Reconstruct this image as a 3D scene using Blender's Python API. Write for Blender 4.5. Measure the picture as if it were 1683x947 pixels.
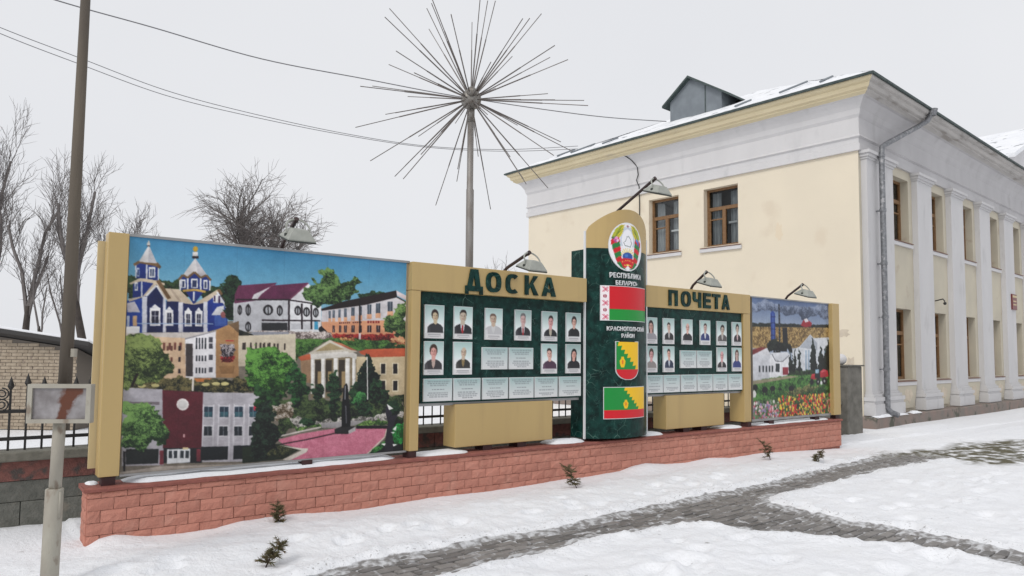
import bpy, bmesh, math, random
import numpy as np
from mathutils import Vector, Matrix

random.seed(7)
rng = np.random.default_rng(7)
R = math.radians
S = bpy.context.scene
COL = S.collection
for o in list(bpy.data.objects):
    bpy.data.objects.remove(o, do_unlink=True)

# ------------------------------------------------------------------ camera
# World: X runs along the board, Y away from the viewer through it, Z up; the wall's near front corner is the origin.
YAW, PITCH, ROLL = 0.917159, 0.0632995, -0.0092832
cam_d = bpy.data.cameras.new('camera')
cam = bpy.data.objects.new('camera', cam_d)
COL.objects.link(cam)
F0 = Vector((math.cos(YAW), math.sin(YAW), 0)); R0 = Vector((math.sin(YAW), -math.cos(YAW), 0)); Z0 = Vector((0, 0, 1))
FW = math.cos(PITCH) * F0 + math.sin(PITCH) * Z0
U0 = -math.sin(PITCH) * F0 + math.cos(PITCH) * Z0
RT = math.cos(ROLL) * R0 - math.sin(ROLL) * U0
UP = math.sin(ROLL) * R0 + math.cos(ROLL) * U0
CAM = Vector((-0.903, -7.158, 1.65))
cam.matrix_world = Matrix(((RT.x, UP.x, -FW.x, CAM.x), (RT.y, UP.y, -FW.y, CAM.y), (RT.z, UP.z, -FW.z, CAM.z), (0, 0, 0, 1)))
cam_d.sensor_width = 36
cam_d.lens = 25.105
cam_d.shift_y = 0.02036
cam_d.clip_end = 2000
cam_d.clip_start = 0.05
S.camera = cam

# ------------------------------------------------------------------ overcast sky and soft sun
SUN_EL, SUN_AZ = 42, 200        # azimuth of the sun, counter-clockwise from +X
w = bpy.data.worlds.new('World'); S.world = w; w.use_nodes = True
nt = w.node_tree; nt.nodes.clear()
sky = nt.nodes.new('ShaderNodeTexSky'); sky.sky_type = 'NISHITA'; sky.sun_disc = False
sky.sun_elevation = R(SUN_EL); sky.sun_rotation = R(90 - SUN_AZ); sky.air_density = 1; sky.dust_density = 4
hs = nt.nodes.new('ShaderNodeHueSaturation'); hs.inputs['Saturation'].default_value = 0.25
mul = nt.nodes.new('ShaderNodeVectorMath'); mul.operation = 'SCALE'; mul.inputs['Scale'].default_value = 0.09
mix = nt.nodes.new('ShaderNodeMix'); mix.data_type = 'RGBA'; mix.inputs['Factor'].default_value = 0.9
mix.inputs['B'].default_value = (0.80, 0.81, 0.84, 1)
cn = nt.nodes.new('ShaderNodeTexNoise'); cn.inputs['Scale'].default_value = 2.2; cn.inputs['Detail'].default_value = 5
tcw = nt.nodes.new('ShaderNodeTexCoord'); nt.links.new(tcw.outputs['Generated'], cn.inputs['Vector'])
cl = nt.nodes.new('ShaderNodeMix'); cl.data_type = 'RGBA'; cl.inputs['A'].default_value = (0.755, 0.768, 0.805, 1); cl.inputs['B'].default_value = (0.845, 0.852, 0.875, 1)
nt.links.new(cn.outputs['Fac'], cl.inputs['Factor']); nt.links.new(cl.outputs['Result'], mix.inputs['B'])
bg = nt.nodes.new('ShaderNodeBackground'); bg.inputs['Strength'].default_value = 1.0
out = nt.nodes.new('ShaderNodeOutputWorld')
nt.links.new(sky.outputs[0], hs.inputs['Color']); nt.links.new(hs.outputs[0], mul.inputs[0]); nt.links.new(mul.outputs[0], mix.inputs['A'])
nt.links.new(mix.outputs['Result'], bg.inputs['Color']); nt.links.new(bg.outputs[0], out.inputs[0])
sl = bpy.data.lights.new('sun', 'SUN'); sl.energy = 1.15; sl.angle = R(20); sl.color = (1, 0.97, 0.92)
so = bpy.data.objects.new('sun', sl); COL.objects.link(so)
sd = Vector((math.cos(R(SUN_EL)) * math.cos(R(SUN_AZ)), math.cos(R(SUN_EL)) * math.sin(R(SUN_AZ)), math.sin(R(SUN_EL))))
so.rotation_euler = sd.to_track_quat('Z', 'Y').to_euler()
so.location = (0, -10, 20)
S.view_settings.view_transform = 'Standard'; S.view_settings.look = 'None'
S.view_settings.exposure = 0.09; S.view_settings.gamma = 1; S.view_settings.use_curve_mapping = False

# ------------------------------------------------------------------ helpers
class MB:
    def __init__(s): s.v = []; s.f = []; s.m = []; s.mi = 0
    def add(s, vs, fs):
        b = len(s.v); s.v += [tuple(p) for p in vs]; s.f += [tuple(i + b for i in f) for f in fs]; s.m += [s.mi] * len(fs)
    def box(s, x0, y0, z0, x1, y1, z1):
        s.add([(x0, y0, z0), (x1, y0, z0), (x1, y1, z0), (x0, y1, z0), (x0, y0, z1), (x1, y0, z1), (x1, y1, z1), (x0, y1, z1)],
              [(0, 3, 2, 1), (4, 5, 6, 7), (0, 1, 5, 4), (1, 2, 6, 5), (2, 3, 7, 6), (3, 0, 4, 7)])
    def quad(s, *p): s.add(p, [tuple(range(len(p)))])
    def tube(s, pts, rad, n=8, cap=True):
        pts = [Vector(p) for p in pts]
        if not isinstance(rad, (list, tuple)): rad = [rad] * len(pts)
        vs = []; ref = None
        for i, p in enumerate(pts):
            d = (pts[min(i + 1, len(pts) - 1)] - pts[max(i - 1, 0)])
            d = d.normalized() if d.length > 1e-9 else Vector((0, 0, 1))
            if ref is None:
                ref = Vector((1, 0, 0)) if abs(d.x) < .8 else Vector((0, 1, 0))
            a = ref - d * ref.dot(d); a = a.normalized() if a.length > 1e-6 else d.orthogonal().normalized()
            b = d.cross(a); ref = a
            for k in range(n):
                t = 2 * math.pi * k / n
                vs.append(p + (a * math.cos(t) + b * math.sin(t)) * rad[i])
        fs = [(i * n + k, i * n + (k + 1) % n, (i + 1) * n + (k + 1) % n, (i + 1) * n + k) for i in range(len(pts) - 1) for k in range(n)]
        if cap: fs += [tuple(range(n))[::-1], tuple((len(pts) - 1) * n + k for k in range(n))]
        s.add(vs, fs)
    def prism(s, poly, fn, d0, d1):
        """polygon (a, b) pulled from depth d0 to d1; fn(a, b, d) gives the point"""
        n = len(poly)
        vs = [fn(a, b, d0) for a, b in poly] + [fn(a, b, d1) for a, b in poly]
        s.add(vs, [tuple(range(n)), tuple(range(2 * n - 1, n - 1, -1))] + [(i, i + n, (i + 1) % n + n, (i + 1) % n) for i in range(n)])
    def sphere(s, c, r, n=12, m=8, sz=1):
        vs = [(c[0], c[1], c[2] - r * sz)]
        for j in range(1, m):
            a = math.pi * j / m - math.pi / 2
            for k in range(n):
                t = 2 * math.pi * k / n
                vs.append((c[0] + r * math.cos(a) * math.cos(t), c[1] + r * math.cos(a) * math.sin(t), c[2] + r * math.sin(a) * sz))
        vs.append((c[0], c[1], c[2] + r * sz)); L = len(vs) - 1
        fs = [(0, 1 + (k + 1) % n, 1 + k) for k in range(n)]
        for j in range(m - 2):
            for k in range(n):
                a = 1 + j * n; fs.append((a + k, a + (k + 1) % n, a + n + (k + 1) % n, a + n + k))
        a = 1 + (m - 2) * n
        fs += [(a + k, a + (k + 1) % n, L) for k in range(n)]
        s.add(vs, fs)
    def mesh(s, name, mats, smooth=False):
        me = bpy.data.meshes.new(name); me.from_pydata(s.v, [], s.f); me.validate()
        if not isinstance(mats, (list, tuple)): mats = [mats]
        for m in mats: me.materials.append(m)
        if len(mats) > 1 and len(me.polygons) == len(s.m): me.polygons.foreach_set('material_index', s.m)
        bm = bmesh.new(); bm.from_mesh(me); bmesh.ops.recalc_face_normals(bm, faces=bm.faces); bm.to_mesh(me); bm.free()
        if smooth: me.polygons.foreach_set('use_smooth', [True] * len(me.polygons))
        return me
    def build(s, name, mats, parent=None, smooth=False, bevel=0):
        return link(name, s.mesh(name, mats, smooth), parent, bevel)

def link(name, me, parent=None, bevel=0):
    o = bpy.data.objects.new(name, me); COL.objects.link(o)
    if parent is not None: o.parent = parent
    if bevel:
        b = o.modifiers.new('bevel', 'BEVEL'); b.width = bevel; b.segments = 2; b.limit_method = 'ANGLE'
    return o

def tag(o, label, cat=None, group=None, kind=None):
    o['label'] = label
    if cat: o['category'] = cat
    if group: o['group'] = group
    if kind: o['kind'] = kind
    return o

def empty(name, loc, label, cat, group=None, rz=0):
    o = bpy.data.objects.new(name, None); COL.objects.link(o); o.location = loc; o.rotation_euler = (0, 0, rz)
    o.empty_display_size = .2
    return tag(o, label, cat, group)

def bx(name, mat, parent, x0, y0, z0, x1, y1, z1, bevel=0):
    m = MB(); m.box(x0, y0, z0, x1, y1, z1); return m.build(name, mat, parent, bevel=bevel)

# ------------------------------------------------------------------ noise (for shapes and prints)
_T = np.random.default_rng(3).random((256, 256))
def vnoise(x, y, s=0):
    x = np.asarray(x, float) + s * 17.3; y = np.asarray(y, float) + s * 9.1
    ix = np.floor(x).astype(int); iy = np.floor(y).astype(int); fx = x - ix; fy = y - iy
    fx = fx * fx * (3 - 2 * fx); fy = fy * fy * (3 - 2 * fy)
    g = lambda a, b: _T[a % 256, b % 256]
    return (g(ix, iy) * (1 - fx) + g(ix + 1, iy) * fx) * (1 - fy) + (g(ix, iy + 1) * (1 - fx) + g(ix + 1, iy + 1) * fx) * fy
def fbm(x, y, s=0, o=4):
    v = 0; a = .5
    for i in range(o):
        v = v + a * vnoise(x * 2 ** i, y * 2 ** i, s + i * 5); a *= .5
    return v / (1 - .5 ** o)

# ------------------------------------------------------------------ materials
def lin(c):
    return tuple((x / 255 / 12.92) if x / 255 <= .04045 else ((x / 255 + .055) / 1.055) ** 2.4 for x in c)
def mat(name, c1, c2=None, rough=.7, scale=8, bump=0, bscale=None, metal=0, rand=0, spec=.5, detail=5, lo=.35, hi=.65, stretch=None, c3=None, s3=3, t3=(.58, .66)):
    m = bpy.data.materials.new(name); m.use_nodes = True
    n = m.node_tree.nodes; l = m.node_tree.links; b = n['Principled BSDF']
    b.inputs['Roughness'].default_value = rough; b.inputs['Metallic'].default_value = metal
    b.inputs['Specular IOR Level'].default_value = spec
    g = n.new('ShaderNodeNewGeometry'); co = g.outputs['Position']
    if stretch:
        mp = n.new('ShaderNodeMapping'); mp.inputs['Scale'].default_value = stretch; l.new(co, mp.inputs[0]); co = mp.outputs[0]
    def noise(sc, det=detail):
        t = n.new('ShaderNodeTexNoise'); t.inputs['Scale'].default_value = sc; t.inputs['Detail'].default_value = det
        l.new(co, t.inputs['Vector']); return t.outputs['Fac']
    def ramp(f, a, bb):
        r = n.new('ShaderNodeMapRange'); r.inputs['From Min'].default_value = a; r.inputs['From Max'].default_value = bb; l.new(f, r.inputs[0]); return r.outputs[0]
    def mixc(f, a, bb):
        x = n.new('ShaderNodeMix'); x.data_type = 'RGBA'
        for s_, v in (('A', a), ('B', bb)):
            if isinstance(v, tuple): x.inputs[s_].default_value = (*v, 1)
            else: l.new(v, x.inputs[s_])
        l.new(f, x.inputs['Factor']); return x.outputs['Result']
    col = c1
    if c2: col = mixc(ramp(noise(scale), lo, hi), c1, c2)
    if c3: col = mixc(ramp(noise(s3, 8), *t3), col, c3)
    if rand:
        oi = n.new('ShaderNodeObjectInfo'); mr = n.new('ShaderNodeMapRange'); mr.inputs['To Min'].default_value = 1 - rand; mr.inputs['To Max'].default_value = 1 + rand
        l.new(oi.outputs['Random'], mr.inputs[0]); hv = n.new('ShaderNodeHueSaturation'); l.new(mr.outputs[0], hv.inputs['Value'])
        if isinstance(col, tuple): hv.inputs['Color'].default_value = (*col, 1)
        else: l.new(col, hv.inputs['Color'])
        col = hv.outputs[0]
    if isinstance(col, tuple): b.inputs['Base Color'].default_value = (*col, 1)
    else: l.new(col, b.inputs['Base Color'])
    if bump:
        bp = n.new('ShaderNodeBump'); bp.inputs['Strength'].default_value = bump; bp.inputs['Distance'].default_value = .02
        l.new(noise(bscale or scale * 4), bp.inputs['Height']); l.new(bp.outputs[0], b.inputs['Normal'])
    m['n'] = 1
    return m

def print_mat(name, rough=.35, gain=1.0, spec=.4):
    m = bpy.data.materials.new(name); m.use_nodes = True
    n = m.node_tree.nodes; l = m.node_tree.links; b = n['Principled BSDF']; b.inputs['Roughness'].default_value = rough; b.inputs['Specular IOR Level'].default_value = spec
    a = n.new('ShaderNodeAttribute'); a.attribute_name = 'print'
    l.new(a.outputs['Color'], b.inputs['Base Color'])
    return m

M = {}
M['gold'] = mat('beige_sheet_metal', (.475, .34, .142), (.45, .32, .133), rough=.42, scale=1.3, bump=.02, bscale=6, c3=(.415, .295, .125), s3=5, t3=(.52, .75), stretch=(1, 1, .12))
M['gold_light'] = mat('pale_beige_sheet', (.56, .45, .25), (.52, .41, .22), rough=.5, scale=2)
M['alu'] = mat('grey_aluminium', (.36, .36, .36), (.28, .28, .28), rough=.45, metal=.5, scale=4)
M['white_edge'] = mat('white_edge_strip', (.66, .67, .68), rough=.5)
M['redsteel'] = mat('dark_red_steel', (.05, .014, .014), (.03, .01, .01), rough=.6)
M['brick'] = mat('pink_split_block', (.515, .228, .17), (.47, .20, .148), rough=.92, scale=9, bump=.5, bscale=70, rand=.08, c3=(.52, .25, .19), s3=5, t3=(.55, .7))
M['mortar'] = mat('dark_joint', (.32, .135, .105), (.26, .11, .085), rough=.95, scale=20)
M['cap'] = mat('red_coping', (.29, .10, .078), (.23, .078, .06), rough=.8, scale=14, bump=.3, bscale=60, c3=(.28, .11, .09), s3=7)
M['snow'] = mat('snow', (.80, .815, .85), (.84, .85, .875), rough=.75, scale=3, bump=.35, bscale=70, spec=.25)
M['plinth_red'] = mat('red_plinth_block', (.205, .085, .07), (.15, .065, .055), rough=.9, scale=22, bump=.5, bscale=60, rand=.15, c3=(.075, .06, .055), s3=9, t3=(.5, .62))
M['plinth_grey'] = mat('grey_plinth_block', (.17, .17, .15), (.125, .128, .112), rough=.9, scale=14, bump=.5, bscale=50, rand=.12, c3=(.20, .185, .155), s3=4)
M['plinth_cap'] = mat('mossy_coping', (.19, .18, .15), (.14, .135, .11), rough=.9, scale=10, bump=.4)
M['iron'] = mat('black_iron', (.012, .012, .013), (.02, .018, .016), rough=.55, scale=20)
M['steel'] = mat('weathered_steel', (.30, .285, .27), (.22, .195, .175), rough=.55, metal=.4, scale=9, stretch=(1, 1, .4), bump=.1)
M['rod'] = mat('brown_steel_rod', (.19, .175, .165), (.13, .11, .10), rough=.5, metal=.5, scale=3)
M['hub'] = mat('dull_steel_hub', (.30, .29, .27), (.16, .14, .12), rough=.5, metal=.6, scale=14)
M['post_grey'] = mat('grey_painted_tube', (.36, .34, .285), (.30, .275, .23), rough=.6, scale=7, bump=.15, c3=(.22, .18, .14), s3=11, stretch=(1, 1, .5))
M['mast'] = mat('weathered_mast', (.115, .095, .072), (.075, .062, .05), rough=.85, scale=6, stretch=(1, 1, .12), bump=.3, bscale=30)
M['lamp'] = mat('lamp_grey_paint', (.34, .35, .315), (.28, .29, .26), rough=.5, scale=12)
M['lamp_glass'] = mat('lamp_glass', (.22, .23, .23), rough=.15)
M['lamp_rim'] = mat('lamp_rubber', (.03, .035, .03), rough=.6)
M['pipe_black'] = mat('dark_brown_pipe', (.025, .014, .013), (.04, .02, .018), rough=.5, scale=15)
M['cable'] = mat('cable_sheath', (.16, .16, .17), rough=.6)
M['cable_dark'] = mat('dark_cable', (.03, .03, .03), rough=.6)
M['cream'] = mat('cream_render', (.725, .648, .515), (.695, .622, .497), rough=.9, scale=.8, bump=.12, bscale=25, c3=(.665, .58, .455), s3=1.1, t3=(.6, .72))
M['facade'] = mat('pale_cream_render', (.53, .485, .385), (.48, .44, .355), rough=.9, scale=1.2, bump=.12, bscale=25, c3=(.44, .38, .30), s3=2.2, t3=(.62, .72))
M['white'] = mat('white_render', (.61, .60, .605), (.575, .567, .572), rough=.9, scale=1.4, bump=.15, bscale=25, c3=(.53, .525, .53), s3=2.5, t3=(.6, .75), stretch=(1, 1, .45))
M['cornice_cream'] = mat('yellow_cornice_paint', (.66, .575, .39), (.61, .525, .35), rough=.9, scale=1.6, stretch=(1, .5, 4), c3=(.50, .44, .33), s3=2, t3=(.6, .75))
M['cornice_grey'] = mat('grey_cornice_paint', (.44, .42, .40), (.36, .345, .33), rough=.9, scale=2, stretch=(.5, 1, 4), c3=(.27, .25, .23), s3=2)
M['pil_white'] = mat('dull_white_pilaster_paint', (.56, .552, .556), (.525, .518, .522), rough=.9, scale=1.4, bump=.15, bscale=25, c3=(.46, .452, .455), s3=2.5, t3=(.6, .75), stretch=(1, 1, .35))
M['frieze_grey'] = mat('greyer_frieze_render', (.48, .47, .475), (.44, .43, .435), rough=.9, scale=1.4, bump=.12, bscale=25, c3=(.40, .39, .39), s3=2.0, t3=(.58, .75), stretch=(1, 1, .45))  # greyer version of the white render, for the facade side of the frieze
M['plinth_b'] = mat('brown_footing', (.25, .19, .165), (.20, .18, .16), rough=.95, scale=2.5, bump=.5, bscale=12, c3=(.10, .10, .08), s3=3)
M['patch'] = mat('bared_plaster', (.60, .525, .42), (.52, .45, .36), rough=.95, scale=6, bump=.4, bscale=20, c3=(.58, .53, .45), s3=9)
M['cream_patch'] = mat('repainted_render', (.70, .60, .455), rough=.9)
M['wood'] = mat('varnished_window_wood', (.215, .115, .046), (.16, .082, .034), rough=.5, scale=12)
M['curtain'] = mat('net_curtain', (.40, .41, .42), (.27, .28, .30), rough=.95, scale=9, stretch=(3, 3, .3))
M['room'] = mat('dim_room', (.05, .052, .058), (.09, .09, .09), rough=.9, scale=2)
M['sill'] = mat('brown_metal_sill', (.20, .105, .075), (.16, .085, .06), rough=.6)
M['roof'] = mat('snowy_sheet_roof', (.77, .785, .82), (.83, .84, .86), rough=.8, scale=2, bump=.4, bscale=10, c3=(.30, .31, .33), s3=2.6, t3=(.60, .68), stretch=(1, 1, 1))
M['roof_edge'] = mat('green_grey_sheet_edge', (.035, .05, .05), (.06, .085, .08), rough=.6)
M['dormer'] = mat('grey_blue_sheet', (.19, .215, .235), (.155, .175, .195), rough=.5, scale=3)
M['zinc'] = mat('zinc_pipe', (.24, .245, .26), (.14, .145, .155), rough=.5, metal=.4, scale=12, c3=(.34, .34, .35), s3=8)
M['plaque'] = mat('dark_red_plaque', (.14, .018, .016), rough=.4)
M['shed_brick'] = mat('pale_brick', (.42, .35, .265), (.31, .25, .185), rough=.9, scale=9, bump=.3, c3=(.24, .19, .15), s3=12)
M['shed_joint'] = mat('grey_mortar', (.16, .14, .12), rough=.95)
M['wallpale'] = mat('pale_wall', (.50, .48, .45), (.42, .40, .37), rough=.9, scale=6)
M['slate'] = mat('dark_eaves_board', (.04, .038, .037), rough=.8)
M['bark'] = mat('bare_bark', (.075, .062, .053), (.05, .042, .038), rough=.95, scale=5)
M['bark_moss'] = mat('mossy_bark', (.085, .072, .045), (.055, .045, .034), rough=.95, scale=3)
M['twig'] = mat('grey_twigs', (.19, .172, .165), (.14, .125, .12), rough=.95, scale=2)
M['needle'] = mat('dry_needles', (.10, .105, .04), (.15, .10, .06), rough=.9, scale=40)
M['paver'] = mat('wet_paver', (.16, .15, .142), (.21, .198, .19), rough=.45, scale=10, bump=.3, bscale=70, rand=.32, c3=(.40, .40, .41), s3=13, t3=(.60, .70))
M['bedding'] = mat('slushy_sand_bed', (.13, .12, .115), (.26, .255, .255), rough=.8, scale=14, bump=.5, c3=(.55, .56, .58), s3=16, t3=(.52, .62))
M['rustface'] = None
M['rubble'] = mat('grey_concrete_pillar', (.18, .17, .15), (.12, .115, .10), rough=.95, scale=6, bump=.3)
M['print'] = print_mat('printed_panel', .4)
M['photo'] = print_mat('glossy_photo_print', .3)

def marble(name):
    m = bpy.data.materials.new(name); m.use_nodes = True
    n = m.node_tree.nodes; l = m.node_tree.links; b = n['Principled BSDF']; b.inputs['Roughness'].default_value = .3; b.inputs['Specular IOR Level'].default_value = .16
    g = n.new('ShaderNodeNewGeometry')
    t = n.new('ShaderNodeTexNoise'); t.inputs['Scale'].default_value = 9; t.inputs['Detail'].default_value = 6; l.new(g.outputs['Position'], t.inputs['Vector'])
    r = n.new('ShaderNodeValToRGB'); l.new(t.outputs['Fac'], r.inputs[0])
    e = r.color_ramp.elements; e[0].position = .36; e[0].color = (.003, .016, .014, 1); e[1].position = .70; e[1].color = (.008, .05, .041, 1)
    last = r.outputs[0]
    for sc, wd, colr, seed in ((5, .006, (.13, .24, .20), 0), (13, .012, (.06, .14, .12), 4.7), (29, .03, (.03, .10, .085), 9.3)):
        d = n.new('ShaderNodeTexNoise'); d.inputs['Scale'].default_value = sc * .6; l.new(g.outputs['Position'], d.inputs['Vector'])
        va = n.new('ShaderNodeVectorMath'); va.operation = 'MULTIPLY_ADD'; va.inputs[1].default_value = (.25, .25, .25); l.new(d.outputs['Color'], va.inputs[0]); l.new(g.outputs['Position'], va.inputs[2])
        v = n.new('ShaderNodeTexVoronoi'); v.feature = 'DISTANCE_TO_EDGE'; v.inputs['Scale'].default_value = sc; l.new(va.outputs[0], v.inputs['Vector'])
        mr = n.new('ShaderNodeMapRange'); mr.inputs['From Min'].default_value = 0; mr.inputs['From Max'].default_value = wd * 2; mr.inputs['To Min'].default_value = 1; mr.inputs['To Max'].default_value = 0; l.new(v.outputs['Distance'], mr.inputs[0])
        t2 = n.new('ShaderNodeTexNoise'); t2.inputs['Scale'].default_value = 3.3 + seed; l.new(g.outputs['Position'], t2.inputs['Vector'])
        m2 = n.new('ShaderNodeMapRange'); m2.inputs['From Min'].default_value = .54; m2.inputs['From Max'].default_value = .64; l.new(t2.outputs['Fac'], m2.inputs[0])
        mm = n.new('ShaderNodeMath'); mm.operation = 'MULTIPLY'; l.new(mr.outputs[0], mm.inputs[0]); l.new(m2.outputs[0], mm.inputs[1])
        x = n.new('ShaderNodeMix'); x.data_type = 'RGBA'; l.new(mm.outputs[0], x.inputs['Factor']); l.new(last, x.inputs['A']); x.inputs['B'].default_value = (*colr, 1); last = x.outputs['Result']
    l.new(last, b.inputs['Base Color'])
    return m
M['marble'] = marble('green_marble_laminate')

def glass_mat():
    m = bpy.data.materials.new('window_glass'); m.use_nodes = True
    n = m.node_tree.nodes; l = m.node_tree.links; n.clear()
    o = n.new('ShaderNodeOutputMaterial'); mx = n.new('ShaderNodeMixShader'); tr = n.new('ShaderNodeBsdfTransparent'); gl = n.new('ShaderNodeBsdfGlossy'); fr = n.new('ShaderNodeFresnel')
    gl.inputs['Roughness'].default_value = .03; tr.inputs['Color'].default_value = (.8, .84, .84, 1); fr.inputs['IOR'].default_value = 1.42
    l.new(fr.outputs[0], mx.inputs[0]); l.new(tr.outputs[0], mx.inputs[1]); l.new(gl.outputs[0], mx.inputs[2]); l.new(mx.outputs[0], o.inputs[0])
    return m
M['glass'] = glass_mat()

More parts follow.
